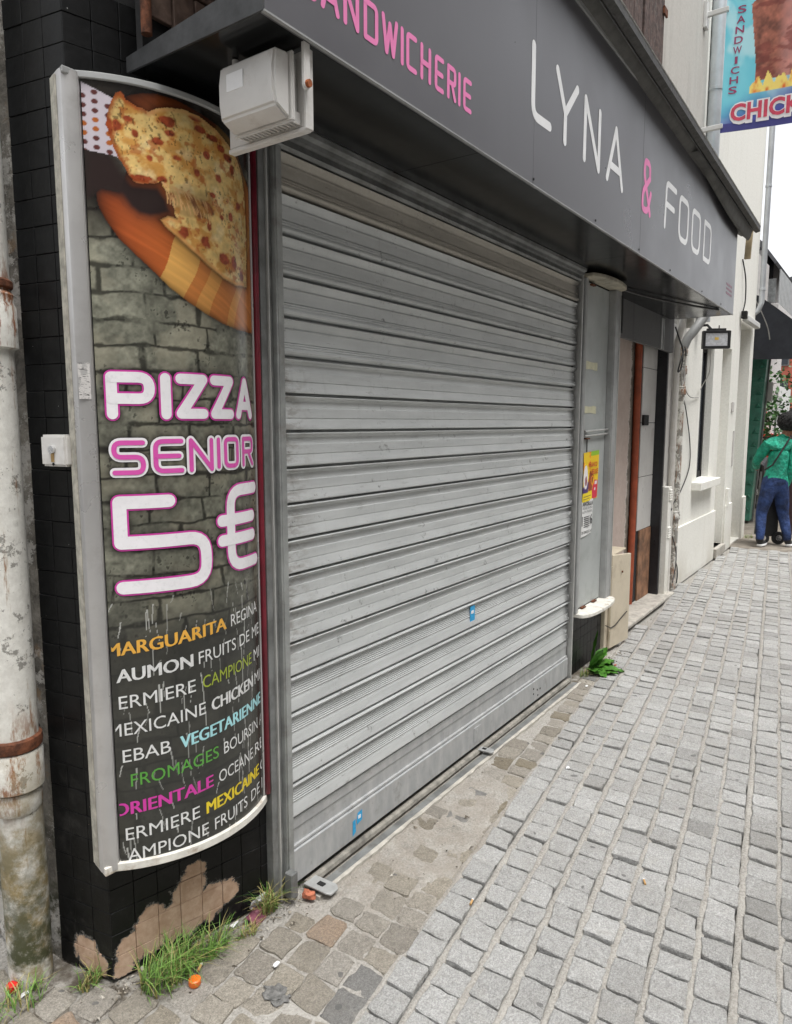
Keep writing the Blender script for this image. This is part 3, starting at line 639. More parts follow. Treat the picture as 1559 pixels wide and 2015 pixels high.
q = MB(); q.prism([S(.4930,0,ZB0), S(.4930,.025,ZB0), S(.4995,.025,ZB0), S(.4995,0,ZB0)], (0,0,ZB1-ZB0)); box.part('frame_post', q, m_alu, bev=.0015)
def cap(z0, z1, ext, mat, name):
    q = MB(); us = np.linspace(-.01, LU+.008, 26); ring = [(U(u, z0, ext)) for u in us]
    ring = [S(-.03,0,z0), S(-.03,.068,z0)] + ring + [S(.512,0,z0)]
    q.prism(ring, (0,0,z1-z0)); return box.part(name, q, mat, bev=.002)
cap(ZB0-.016, ZB0+.008, .010, m_capw, 'bottom_cap'); cap(ZB1-.004, ZB1+.012, .008, m_alu2, 'top_cap')

# ---- printed picture, painted per vertex
NU, NZ = 230, 900
uu = np.linspace(0, LU, NU); zz = np.linspace(ZB0+.006, ZB1-.003, NZ); GU, GZ = np.meshgrid(uu, zz)
def c3(t): return np.array(sm(t))
img = np.zeros((NZ, NU, 3))
# whitewashed brick wall print
rowh = .0665; wob = (fbm(GU*9, GZ*9, 11)-.5)*.022; rz = (GZ+wob)/rowh; row = np.floor(rz); fr = rz-row
bu = (GU+wob*1.3)/.155 + .5*(row % 2) + _hash(row.astype(int), row.astype(int)*0, 5)*.7; fbk = bu-np.floor(bu); cell = _hash(np.floor(bu).astype(int), row.astype(int), 8)
n1 = fbm(GU*26, GZ*26, 21, 5); n2 = fbm(GU*90, GZ*90, 31, 3); n3 = fbm(GU*8, GZ*8, 41, 4)
br = c3((126,126,112))*(.35+1.15*n1[..., None])*(.75+.4*cell[..., None])
br = br*(.45+1.05*n2[..., None]); br = br + (c3((178,172,150))-br)*sst(n3, .5, .72)[..., None]*.35
jd = np.minimum(np.minimum(fr, 1-fr)*rowh, np.minimum(fbk, 1-fbk)*.155*(.8)); jw = .0035 + .008*sst(n1, .4, .8)
j = (1-sst(jd, jw*.35, jw*1.3))*sst(n3+n2*.5, .5, .8); br = br*(1-.82*j[..., None])
pock = sst(n2, .66, .74)*sst(fbm(GU*14, GZ*14, 51), .48, .6); br = br*(1-.7*pock[..., None])
img[:] = br
dk = np.clip(sst(GZ, 1.17, .98), 0, 1)*.93; img = img*(1-dk[..., None]) + c3((46,46,43))*(.75+.5*n1[..., None])*dk[..., None]
top = sst(GZ, 2.02, 2.16)*sst(GU, .16, .02) + sst(GZ, 2.28, 2.36); top = np.clip(top, 0, 1)*.96
img = img*(1-top[..., None]) + c3((34,28,25))*top[..., None]
mid_d = sst(np.abs(GZ-1.3), .42, .2)*.25*sst(n3, .3, .6); img = img*(1-mid_d[..., None])
PEEL = [(-.01,2.4236),(.0717,2.3885),(.085,2.3557),(.0828,2.3052),(.0803,2.2511),(.0689,2.2547),(.0018,2.2634),(-.0114,2.2643)]
BOARD = [(.0865,2.3892),(.1036,2.4004),(.1377,2.4128),(.1764,2.4203),(.2281,2.4182),(.2895,2.4086),(.3516,2.3975),(.406,2.3809),(.4504,2.3428),(.4783,2.3052),(.53,2.27),(.53,1.866),(.4809,1.866),(.4189,1.865),(.3511,1.875),(.2916,1.895),(.2403,1.9192),(.1903,1.9503),(.1445,1.992),(.1041,2.0268),(.0684,2.0618),(.0403,2.1043),(.0253,2.1373),(.0233,2.1643),(.0338,2.1752),(.0766,2.1691),(.1146,2.2695)]
DARK = [(.0018,2.2634),(.0708,2.26),(.0891,2.2251),(.1117,2.2009),(.1747,2.2041),(.1993,2.1735),(.2129,2.1333),(.1785,2.1187),(.1494,2.1109),(.1182,2.1138),(.095,2.13),(.0761,2.1571),(.0499,2.1664),(.0231,2.1609),(.0058,2.1462),(-.0107,2.1487)]
PIZZA = [(.1532,2.3716),(.1749,2.3849),(.2044,2.3946),(.2432,2.401),(.2891,2.3989),(.3356,2.3868),(.3781,2.3715),(.4112,2.3526),(.4421,2.3323),(.4646,2.3009),(.4797,2.2505),(.4871,2.1329),(.4787,1.9934),(.4177,1.9868),(.3618,1.9968),(.306,2.0216),(.2539,2.0537),(.2146,2.0799),(.1851,2.1003),(.1711,2.1158),(.1938,2.13),(.2165,2.1268),(.213,2.1369),(.2063,2.1606),(.196,2.187),(.1819,2.2019),(.1898,2.2174),(.1602,2.2015),(.1286,2.1971),(.1116,2.1992),(.102,2.2132),(.0896,2.2354),(.0803,2.2511),(.0681,2.2731),(.0595,2.3022),(.0542,2.3282),(.0569,2.3518),(.0682,2.3831),(.0789,2.4029),(.0907,2.4091),(.097,2.4026),(.1015,2.3917),(.1261,2.3796)]
def edge_dist(poly, gu, gz):
    d = np.full(gu.shape, 9.)
    for i in range(len(poly)):
        a = np.array(poly[i]); c = np.array(poly[(i+1) % len(poly)]); e = c-a; L2 = e@e+1e-12
        t = np.clip(((gu-a[0])*e[0]+(gz-a[1])*e[1])/L2, 0, 1); d = np.minimum(d, np.hypot(gu-a[0]-t*e[0], gz-a[1]-t*e[1]))
    return d
zs = GZ > 1.84; wj = (fbm(GU*40, GZ*40, 61)-.5)*.01
m = in_poly(GU, GZ, BOARD) & zs; ed = edge_dist(BOARD, GU, GZ)
sh_ = (~m)*np.exp(-ed/.012)*zs*.75; img = img*(1-sh_[..., None])
pk = GU*.93 + (GZ-2.0)*-.42 + .004*np.sin(GZ*40); plank = np.select([pk < .165, pk < .246, pk < .285, pk < .33, pk < .395, pk < .425], [.05, .9, .3, .65, .28, .6], .3)
gr1 = fbm(GU*9+GZ*4, (GZ+GU*.5)*95, 71); gr2 = fbm(GU*14, GZ*14, 73)
wood = c3((186,92,42))*(.6+.55*gr1[..., None]+.25*gr2[..., None]); light = c3((232,178,96))*(.72+.4*gr1[..., None]+.1*gr2[..., None])
red = sst(GU, .2, .05)[..., None]; wood = wood*(1-red*.5) + c3((170,62,30))*(.7+.5*gr1[..., None])*red*.5
wood = wood*(1-plank[..., None]) + light*plank[..., None]
wood = wood*(1-.75*np.exp(-ed/.013))[..., None]; wood = wood*(.4+.6*sst(GZ, 2.42, 2.2))[..., None]; wood = wood*(.55+.45*sst(GU, .02, .1))[..., None]
img = np.where(m[..., None], wood, img)
m = in_poly(GU+wj, GZ+wj, DARK) & zs; dd = edge_dist(DARK, GU, GZ); k = np.where(m, .5+.5*sst(dd, 0, .02), .45*np.exp(-dd/.018))*(in_poly(GU, GZ, BOARD) | m)
img = img*(1-k[..., None]) + c3((46,34,32))*k[..., None]
m = in_poly(GU, GZ, PEEL) & zs; img = np.where(m[..., None], c3((205,196,204))*(.92+.1*n1[..., None]), img)
for (hu, hz0) in ((.0294,2.398),(.0020,2.388),(.0590,2.3686)):
    for kk in range(7):
        hz = hz0-kk*.0212; e = ((GU-hu)/.0074)**2+((GZ-hz)/.0060)**2; e = sst(e, 1.25, .8)*m
        img = img*(1-e[..., None]) + (c3((96,52,50)) if kk not in (3,4) else c3((175,98,45)))*e[..., None]
m = in_poly(GU+wj*.5, GZ+wj*.5, PIZZA) & zs; ed = edge_dist(PIZZA, GU, GZ)
f1 = fbm(GU*55, GZ*55, 81); f2 = fbm(GU*28+3, GZ*34, 82, 5); f3 = fbm(GU*20, GZ*24, 83, 5); f4 = fbm(GU*120, GZ*120, 88, 3)
pz = c3((226,192,122))*(.62+.5*f1[..., None]+.28*f4[..., None]); kk = sst(f2, .46, .64)
pz = pz*(1-.8*kk[..., None]) + c3((206,142,62))*(.7+.5*f1[..., None])*.8*kk[..., None]
kk = sst(f3, .54, .74)*.75; pz = pz*(1-.8*kk[..., None]) + c3((240,218,165))*(.55+.75*f4[..., None])*.8*kk[..., None]
kk = sst(fbm(GU*44, GZ*50, 89, 4), .60, .70); pz = pz*(1-.7*kk[..., None]) + c3((178,92,40))*.7*kk[..., None]
for (tu, tz, ra, rb) in [(.1993,2.36,.024,.013),(.2056,2.3322,.014,.009),(.1029,2.3469,.011,.007),(.0772,2.3279,.012,.014),(.1182,2.3142,.009,.010),(.1735,2.3077,.018,.010),(.1522,2.2623,.009,.009),(.351,2.2593,.013,.012),(.2991,2.082,.017,.018),(.2349,2.0941,.016,.016),(.367,2.0516,.022,.017),(.4102,2.0484,.012,.020),(.4495,2.0204,.011,.014),(.3151,2.1279,.009,.013),(.2923,2.3661,.02,.009),(.3344,2.3574,.022,.009),(.3654,2.3414,.018,.010),(.28,2.389,.02,.006),(.3129,2.3073,.011,.009),(.2225,2.2768,.014,.008),(.279,2.2549,.011,.012),(.1291,2.2103,.03,.009),(.1824,2.216,.013,.008),(.0605,2.3223,.008,.02),(.3939,2.3244,.018,.012),(.412,2.2998,.012,.014),(.40,2.17,.010,.012),(.44,2.21,.014,.012),(.36,2.16,.008,.007),(.33,2.21,.010,.007)]:
    e = ((GU-tu)/ra)**2+((GZ-tz)/rb)**2 + (fbm(GU*70, GZ*70, 84)-.5)*1.5; kk = sst(e, 1.1, .6)
    k2 = sst(e, 1.6, 1.0)*.35; pz = pz*(1-k2[..., None]) + c3((190,120,50))*k2[..., None]; pz = pz*(1-kk[..., None]) + c3((158,72,42))*(.3+1.1*f4[..., None]+.2*f1[..., None])*kk[..., None]
hb = (vnoise(GU*230+GZ*60, GZ*130, 86) > .80)*sst(fbm(GU*12, GZ*12, 87), .36, .5); pz = pz*(1-.6*hb[..., None])
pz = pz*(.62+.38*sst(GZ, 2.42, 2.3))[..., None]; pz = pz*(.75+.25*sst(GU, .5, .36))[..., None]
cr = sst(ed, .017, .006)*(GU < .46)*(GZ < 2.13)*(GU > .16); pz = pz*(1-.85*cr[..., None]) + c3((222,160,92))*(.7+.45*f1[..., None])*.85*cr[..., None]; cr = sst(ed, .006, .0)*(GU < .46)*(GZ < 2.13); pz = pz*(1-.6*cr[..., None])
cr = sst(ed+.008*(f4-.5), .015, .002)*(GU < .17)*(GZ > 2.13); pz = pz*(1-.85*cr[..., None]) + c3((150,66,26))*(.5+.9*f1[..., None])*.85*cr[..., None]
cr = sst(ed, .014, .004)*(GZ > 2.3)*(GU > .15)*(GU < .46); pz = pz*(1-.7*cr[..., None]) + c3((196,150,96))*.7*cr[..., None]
shd = (~m)*np.exp(-ed/.014)*in_poly(GU, GZ, BOARD)*.8; img = img*(1-shd[..., None])
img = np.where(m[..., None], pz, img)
gp = [(.186,2.196),(.25,2.2),(.31,2.195),(.345,2.17),(.33,2.15),(.285,2.135),(.235,2.13),(.205,2.14)]; gap = in_poly(GU+wj, GZ+wj, gp)*sst(edge_dist(gp, GU, GZ), 0, .010)*(.45+.55*sst(fbm((GU+GZ*.5)*48, GZ*7, 97), .38, .56))
img = img*(1-.9*gap[..., None]) + c3((112,62,40))*(.5+.8*f1[..., None])*.9*gap[..., None]
for i in range(26):                                                  # strings of melted cheese
    sgu = .178 + .135*rng.random(); tl_ = rng.uniform(.03,.055); q0 = np.array([sgu, 2.208-(sgu-.19)*.2]); q1 = np.array([sgu+rng.uniform(.008,.03), q0[1]-tl_]); e = q1-q0
    t = np.clip(((GU-q0[0])*e[0]+(GZ-q0[1])*e[1])/(e@e), 0, 1); d = np.hypot(GU-q0[0]-t*e[0]-.003*np.sin(t*3.1), GZ-q0[1]-t*e[1]); kk = sst(d, .0032*(.4+.9*np.abs(t-.5)), .0006)*.9
    img = img*(1-kk[..., None]) + c3((226,178,120))*kk[..., None]
img = img*(1-.45*(sst(GZ, 2.16, 2.2)*sst(GZ, 2.225, 2.2)*(GU > .2)*(GU < .33))[..., None]*(.4+.6*n1[..., None]))

# ---- big lettering: centre lines of rounded strokes
GLY = {'P': [[(0,0),(0,1)],[(0,1),(1,1),(1,.42),(0,.42)]], 'I': [[(.5,0),(.5,1)]], 'Z': [[(0,1),(1,1)],[(1,1),(0,0)],[(0,0),(1,0)]], 'A': [[(0,0),(.5,1)],[(.5,1),(1,0)],[(.2,.28),(.8,.28)]],
 'S': [[(1,1),(0,1),(0,.52),(1,.52),(1,0),(0,0)]], 'E': [[(1,1),(0,1),(0,0),(1,0)],[(0,.5),(.9,.5)]], 'N': [[(0,0),(0,1)],[(0,1),(1,0)],[(1,0),(1,1)]],
 'O': [[(.5,1),(0,1),(0,0),(1,0),(1,1),(.5,1)]], 'R': [[(0,0),(0,1)],[(0,1),(1,1),(1,.5),(.1,.5)],[(.5,.5),(1,0)]], '5': [[(.55,1),(0,1)],[(0,1),(0,.53)],[(0,.53),(1,.53),(1,0),(0,0)]],
 'EUR': [[(1,1),(.22,1),(.22,0),(1,0)],[(0,.62),(.88,.62)],[(0,.36),(.88,.36)]], 'L': [[(0,1),(.02,0),(1,.03)]], 'Y': [[(0,1),(.42,.45)],[(1,1),(.42,.45)],[(.42,.45),(.42,0)]],
 'F': [[(0,0),(.06,1),(1,1)],[(.03,.52),(.85,.52)]], 'D': [[(0,0),(0,1)],[(0,1),(1,1),(1,0),(0,0)]], 'W': [[(0,1),(.25,0)],[(.25,0),(.5,.85)],[(.5,.85),(.75,0)],[(.75,0),(1,1)]], 'C': [[(1,1),(0,1),(0,0),(1,0)]],
 'H': [[(0,0),(0,1)],[(1,0),(1,1)],[(0,.5),(1,.5)]], '&': [[(.98,.0),(.14,.72),(.2,1),(.78,1),(.84,.72)],[(.84,.72),(.05,.36),(.02,.03),(.35,0),(.7,.05),(1,.42)]]}
FIL = {'P': .3, 'S': .28, 'E': .3, 'O': .35, 'R': .3, '5': .22, 'EUR': .3, 'L': .3, 'F': .2, 'D': .3, 'C': .3, '&': .2, 'Z': .03, 'N': .03, 'A': .03, 'W': .03}
def fillet(p, r, n=7):
    p = [np.array(q, float) for q in p]; out = [p[0]]
    for i in range(1, len(p)-1):
        a, c, d = p[i-1], p[i], p[i+1]; e0, e1 = a-c, d-c; l = min(r, np.hypot(*e0)*.5, np.hypot(*e1)*.5)
        q0 = c+e0/np.hypot(*e0)*l; q1 = c+e1/np.hypot(*e1)*l
        for t in np.linspace(0, 1, n): out.append((1-t)**2*q0 + 2*t*(1-t)*c + t*t*q1)
    out.append(p[-1]); return out
def dens(p, step):
    out = [p[0]]
    for a, c in zip(p[:-1], p[1:]):
        k = max(1, int(np.hypot(*(c-a))/step))
        for t in range(1, k+1): out.append(a+(c-a)*t/k)
    return out
def glyph(ch, bx, inset):
    u0, z0, u1, z1 = bx; w = u1-u0-2*inset; h = z1-z0-2*inset; res = []
    if ch == 'I': return [[np.array([(u0+u1)/2, z0+inset]), np.array([(u0+u1)/2, z1-inset])]]
    for st in GLY[ch]:
        q = [(u0+inset+a*w, z0+inset+c*h) for a, c in st]; res.append(fillet(q, FIL.get(ch, .05)*min(w, h)))
    return res
BIG = [('P',(.018,1.605,.146,1.735),.027,1),('I',(.152,1.605,.186,1.735),.027,1),('Z',(.191,1.607,.294,1.735),.027,1),('Z',(.294,1.607,.391,1.735),.027,1),('A',(.393,1.607,.494,1.735),.024,1),
 ('S',(.022,1.459,.118,1.562),.0125,0),('E',(.124,1.461,.218,1.565),.0125,0),('N',(.220,1.461,.309,1.566),.0125,0),('I',(.312,1.466,.331,1.567),.0125,0),('O',(.335,1.466,.412,1.567),.0125,0),('R',(.417,1.466,.497,1.567),.0125,0),
 ('5',(.020,1.145,.290,1.415),.034,1),('EUR',(.304,1.165,.512,1.428),.033,1)]
glow = np.full(GU.shape, 9.); LET = []
for ch, bx, w, style in BIG:
    wo = w + (.009 if style else .013)
    qa, qb = MB(), MB(); LET.append((qa, qb, style))
    for si, st in enumerate(glyph(ch, bx, wo/2)):
        st = dens(st, .012)
        qa.ribbon(st, wo, lambda u, z, o=.0006+si*.0003: U(u, z, o)); qb.ribbon(st, w, lambda u, z, o=.0018+si*.0003: U(u, z, o))
        for p_ in st[::2]: glow = np.minimum(glow, np.hypot(GU-p_[0], GZ-p_[1])-wo/2)
kk = np.exp(-np.clip(glow, 0, 1)/.012)*.88; img = img*(1-kk[..., None]) + c3((28,24,24))*kk[..., None]
# scratches and white drips on the lower half
for i in range(120):
    a = rng.uniform(0, LU); z0 = rng.uniform(.4, 1.15); ln = rng.uniform(.01,.07)*(1 if rng.random() < .8 else 2); dx = rng.uniform(-.012,.012); wd = rng.uniform(.0008,.0024)
    t = np.clip((GZ-z0)/-ln, 0, 1); d = np.abs(GU-a-dx*t-.0012*np.sin(t*4+i)); inside = (GZ < z0) & (GZ > z0-ln)
    k = (inside & (d < wd*(1-.6*t)))*rng.uniform(.25,.85); img = img*(1-k[..., None]) + c3((190,190,185))*k[..., None]
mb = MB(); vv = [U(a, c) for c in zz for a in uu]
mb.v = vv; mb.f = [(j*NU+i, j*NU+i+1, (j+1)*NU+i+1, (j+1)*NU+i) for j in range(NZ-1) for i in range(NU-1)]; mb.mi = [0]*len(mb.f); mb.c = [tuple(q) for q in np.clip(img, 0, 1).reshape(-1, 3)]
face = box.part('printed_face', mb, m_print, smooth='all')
for qa, qb, style in LET:
    box.part('letter_outline', qa, m_mag if style else m_wprint, face); box.part('letter', qb, m_wprint if style else m_mag2, face)

# ---- menu words (built-in font) bent on to the face
def text_mesh(txt, bold=0., shear=0.):
    cu = bpy.data.curves.new('t', 'FONT'); cu.body = txt; cu.offset = bold; cu.resolution_u = 3; cu.shear = shear
    o = bpy.data.objects.new('t', cu); me = o.to_mesh()
    v = np.array([p.co[:] for p in me.vertices]); f = [tuple(p.vertices) for p in me.polygons]
    o.to_mesh_clear(); bpy.data.objects.remove(o); bpy.data.curves.remove(cu)
    return v, f
def text_on(mbq, txt, u0, u1, z, h, mp, bold=0., tilt=0., cut=None, x_cap=None):
    v, f = text_mesh(txt, bold)
    x0, x1 = v[:,0].min(), v[:,0].max(); y1 = v[:,1].max(); y0 = 0
    me = bpy.data.meshes.new('t'); me.from_pydata([((p[0]-x0)/(x1-x0)*(u1-u0)+u0, (p[1]-y0)/(y1-y0)*h, 0) for p in v], [], f)
    b_ = bmesh.new(); b_.from_mesh(me)
    if cut:
        for (co, no) in cut: bmesh.ops.bisect_plane(b_, geom=b_.verts[:]+b_.edges[:]+b_.faces[:], plane_co=co, plane_no=no, clear_outer=True)
    st = .02; k = math.ceil(u0/st)
    while k*st < u1:
        bmesh.ops.bisect_plane(b_, geom=b_.verts[:]+b_.edges[:]+b_.faces[:], plane_co=(k*st,0,0), plane_no=(1,0,0)); k += 1
    b_.verts.index_update()
    mbq.add([mp(p.co.x, z + p.co.y + (p.co.x)*tilt) for p in b_.verts], [tuple(q_.index for q_ in fc.verts) for fc in b_.faces])
    b_.free(); bpy.data.meshes.remove(me)
TL = .078; mpU = lambda u, z: U(u, z, .0009); lcut = ((.004,0,0),(-1,0,0)); rcut = ((LU-.012,0,0),(1,0,0))
MENU = [(.981,[('MARGUARITA',-.010,.330,m_yel,.02),('REGINA',.350,.492,m_wtxt,0)]), (.907,[('AUMON',.014,.216,m_wtxt,.02),('FRUITS DE MER',.234,.535,m_wtxt,0)]),
 (.832,[('ERMIERE',.016,.222,m_wtxt,0),('CAMPIONE',.244,.447,m_lime,0),('MEXI',.462,.56,m_wtxt,0)]), (.756,[('MEXICAINE',-.014,.2505,m_wtxt,0),('CHICKEN',.271,.450,m_wtxt,.02),('MEXI',.464,.56,m_wtxt,0)]),
 (.680,[('EBAB',.019,.145,m_wtxt,0),('VEGETARIENNE',.1725,.505,m_cyan,.02)]), (.608,[('FROMAGES',.037,.289,m_grn,0),('BOURSIN',.308,.476,m_wtxt,0),('ANC',.492,.57,m_wtxt,0)]),
 (.529,[('ORIENTALE',-.012,.266,m_mag,.02),('OCEANE',.287,.440,m_wtxt,0),('REI',.455,.53,m_wtxt,0)]), (.454,[('ERMIERE',.017,.221,m_wtxt,0),('MEXICAINE',.243,.476,m_yel2,.02),('C',.490,.53,m_wtxt,0)]),
 (.392,[('AMPIONE',.020,.247,m_wtxt,0),('FRUITS',.2676,.402,m_wtxt,0),('DE M',.424,.53,m_wtxt,0)])]
for z_, words in MENU:
    for (t_, a, c, mt, bd) in words:
        q = MB(); zz_ = z_ - a*0
        for bi, bs in enumerate((0,) if not bd else (-.0016,0,.0016)): text_on(q, t_, a+bs, c+bs, zz_+abs(bs)*.3*(1 if bs > 0 else -1), .0355, lambda u, z, o=.0009+.0002*bi: U(u, z, o), 0., TL, [lcut, rcut] + ([((0,.0,0),(0,-1,0))] if z_ < .4 else []))
        if q.f: box.part('menu_word', q, mt, face)
# label remnant on the post
q = MB(); q.prism([S(-.03,.0655,1.66), S(-.001,.0675,1.66), S(-.001,.0675,1.75), S(-.03,.0655,1.75)], (NN[0]*.0005, NN[1]*.0005, 0)); 
b = NB('torn_label'); n_ = b.noise(1., 6, vec=b.scale(b.pos, (70, 70, 330)), rough=.7); n2_ = b.noise(26, 5); m_lab = b.done(b.mix(b.ramp(n_, .56, .6), b.mix(b.ramp(n2_, .5, .55), (.58,.56,.54), (.40,.39,.38)), (.06,.06,.06)), .7)
box.part('torn_label', q, m_lab)
# ------------------------------------------------------------------ long shop sign above the shutter
FY = -.405; FZ0, FZ1 = 2.494, 3.30
sg = Thing('shop_sign', 'long anthracite fascia sign reading SANDWICHERIE LYNA & FOOD above the shutter', 'sign', (2.2,-.2,2.494))
for x0, x1 in ((-.47,.926),(.9263,2.2805),(2.282,4.895)):
    q = MB(); q.box((x0,FY,FZ0), (x1,FY+.018,FZ1)); sg.part('sign_panel', q, m_fascia, bev=.0015)
q = MB(); q.box((4.897,FY+.001,FZ0), (4.912,.05,FZ1)); sg.part('end_panel', q, m_fascia, bev=.002)
for x0, x1, y1 in ((-.468,.528,.13),(.531,2.29,.09),(2.293,4.895,.095)):
    q = MB(); q.box((x0,FY+.019,FZ0+.001), (x1,y1 if x0 > 0 else -.055,FZ0+.008)); sg.part('soffit_panel', q, m_soffit)
q = MB(); q.prism([(-.468,-.056,FZ0+.002),(-.09,-.056,FZ0+.002),(-.09,.0,FZ0+.002),(-.46,.086,FZ0+.002),(-.468,.08,FZ0+.002)], (0,0,.006)); sg.part('soffit_panel', q, m_soffit)
q = MB(); q.prism([(-.4715,FY,FZ0-.002),(-.4715,.085,FZ0-.002),(-.4715,.085,FZ0+.035),(-.4715,FY,FZ0+.075)], (-.006,0,0)); sg.part('end_skirt', q, plain('dark_sign_skirt', (.035,.036,.037), .55, var=.3))
q = MB(); q.box((-.47,FY-.006,FZ1), (4.9,FY+.03,FZ1+.022)); q.box((-.47,FY+.03,FZ1+.004), (4.9,.06,FZ1+.016)); sg.part('top_trim', q, m_alu2, bev=.002)
q = MB(); q.box((-.475,FY-.004,FZ0-.004), (4.9,FY+.006,FZ0)); sg.part('bottom_trim', q, m_alu2)
for xx in (.93,1.605,2.27,2.9,3.75,4.4):
    q = MB(); q.tube([(xx,FY-.0003,FZ0+.02),(xx,FY-.003,FZ0+.02)], .005, 8); sg.part('rivet', q, m_dark)
mpF = lambda x, z, o=.0008: (x, FY-o, z)
WORDS = [('pink', .0148, [('S',-.355,-.297),('A',-.285,-.215),('N',-.2,-.137),('D',-.118,-.055),('W',-.04,.035),('I',.046,.066),('C',.076,.130),('H',.148,.205),('E',.225,.278),('R',.296,.350),('I',.360,.380),('E',.394,.448)], 2.582, 2.682),
 ('white', .034, [('L',.892,1.085),('Y',1.115,1.36),('N',1.425,1.635),('A',1.72,1.97)], 2.72, 2.995),
 ('amp', .034, [('&',2.275,2.455)], 2.712, 2.995), ('white', .034, [('F',2.72,2.975),('O',3.04,3.29),('O',3.37,3.62),('D',3.72,3.955)], 2.72, 2.995)]
for nm, w, gl, z0, z1 in WORDS:
    for ch, x0, x1 in gl:
        q = MB()
        for si, st in enumerate(glyph(ch, (x0, z0, x1, z1), w/2)): q.ribbon(dens(st, .05), w, lambda a, c, o=.0008+si*.0003: mpF(a, c, o))
        sg.part('letter', q, m_whitel if nm == 'white' else m_pinkl)
q = MB()
for k in range(3): q.prism([(4.57,FY,2.62+k*.034),(4.80,FY,2.62+k*.034),(4.80,FY,2.636+k*.034),(4.57,FY,2.636+k*.034)], (0,-.0008,0))
sg.part('faded_pink_lines', q, plain('faded_pink_print', (.24,.13,.17), .5, var=.4, sc=60))
# ------------------------------------------------------------------ rolled-up awning above the sign
aw = Thing('rolled_awning', 'rolled up grey awning with pale front lip above the shop sign', 'awning', (2.2,-.4,3.32))
zA = lambda x: 3.385 - .028*(x-.6)
XX = np.linspace(-.6, 5.32, 40)
def sweep(prof_, mat, name, x_=XX, smooth=True, zf=zA):
    q = MB(); n = len(prof_); v = []
    for x in x_: v += [(x, y, zf(x)+z) for y, z in prof_]
    q.add(v, [(a*n+j, a*n+(j+1) % n, (a+1)*n+(j+1) % n, (a+1)*n+j) for a in range(len(x_)-1) for j in range(n)])
    q.f += [tuple(range(n-1, -1, -1)), tuple(range((len(x_)-1)*n, len(x_)*n))]; q.mi += [0, 0]
    return aw.part(name, q, mat, smooth=smooth)
sweep([(-.508,-.02),(-.475,-.03),(-.455,-.012),(-.455,.02),(-.48,.035),(-.508,.02)], m_awnbar, 'front_bar')
sweep([(-.512,.021),(-.509,.017),(-.476,.037),(-.478,.042)], m_awnlip, 'front_lip')
sweep([(-.45,-.012),(-.43,-.035),(-.40,-.045),(-.36,-.04),(-.30,.0),(-.30,.03),(-.36,-.02),(-.40,-.028),(-.43,-.02),(-.448,.0)], m_awngrey, 'folded_canvas')
q = MB(); q.tube([(x, -.20, 3.40-.02*(x-.6)/1) for x in (-.6,5.2)], .075, 16); aw.part('canvas_roll', q, m_awngrey, smooth=True)
# slack canvas hanging at the far end
q = MB(); n = 9; xs_ = np.linspace(3.2, 5.2, 22); v = []
for x in xs_:
    k = sst(np.array(x), 3.2, 4.6)*(1-.25*sst(np.array(x), 4.9, 5.2))
    for j in range(n):
        t = j/(n-1); y = -.415 - .05*t + .02*math.sin(t*math.pi); z = zA(x) - .04 - float(k)*.10*math.sin(math.pi*t)**.7 - .0*t
        v.append((x, y-.02*float(k)*math.sin(math.pi*t), z))
q.add(v, [(a*n+j, a*n+j+1, (a+1)*n+j+1, (a+1)*n+j) for a in range(len(xs_)-1) for j in range(n-1)]); aw.part('slack_canvas', q, m_awngrey, smooth='all')
q = MB(); q.obox((5.33,-.44,3.02), (.03,0,0), (0,.05,0), (.05,0,.25)); aw.part('end_bracket', q, plain('tan_bracket', (.33,.26,.15), .6), bev=.003)
# ------------------------------------------------------------------ white floodlight hung under the sign
fl = Thing('floodlight', 'white floodlight with rusty side screw hanging under the near end of the sign', 'floodlight', (-.32,-.25,2.49))
q = MB(); q.box((-.308,-.378,2.315), (-.296,-.105,2.487)); q.box((-.316,-.384,2.305), (-.290,-.374,2.489)); q.box((-.312,-.376,2.303), (-.290,-.104,2.314)); fl.part('front_frame', q, m_white, bev=.002)
q = MB(); n = 12; ring0 = []; 
q.prism([(-.404,-.362,2.372),(-.398,-.362,2.34),(-.36,-.362,2.322),(-.349,-.362,2.322),(-.349,-.362,2.47),(-.397,-.362,2.464),(-.404,-.362,2.42)], (0,.19,0)); body = fl.part('gear_housing', q, m_white, bev=.006, seg=2, smooth=True)
q = MB(); q.prism([(-.349,-.37,2.316),(-.338,-.37,2.316),(-.338,-.37,2.474),(-.349,-.37,2.474)], (0,.205,0)); fl.part('housing_lid', q, m_white, bev=.004, seg=2, smooth=True)
q = MB(); q.box((-.338,-.35,2.33), (-.310,-.175,2.47)); fl.part('lamp_body', q, m_white, bev=.004)
for k in range(14):
    q = MB(); yk = -.36+k*.0138; q.prism([(-.338,yk,2.318),(-.312,yk,2.318),(-.312,yk,2.345),(-.338,yk,2.345)], (0,.004,0)); fl.part('cooling_fin', q, m_white)
q = MB(); q.box((-.4052,-.262,2.398), (-.4035,-.205,2.438)); fl.part('label_sticker', q, m_white2, body)
q = MB(); q.box((-.333,-.394,2.395), (-.312,-.3845,2.492)); q.tube([(-.3225,-.3845,2.398),(-.3225,-.394,2.398)], .0105, 14); fl.part('yoke', q, m_white, bev=.001)
q = MB(); q.tube([(-.3225,-.394,2.4),(-.3225,-.402,2.4)], .009, 8); fl.part('screw', q, m_rustscrew)
q = MB(); q.tube([(-.36,-.19,2.47),(-.36,-.19,2.492)], .008, 8); fl.part('cable_gland', q, m_white)
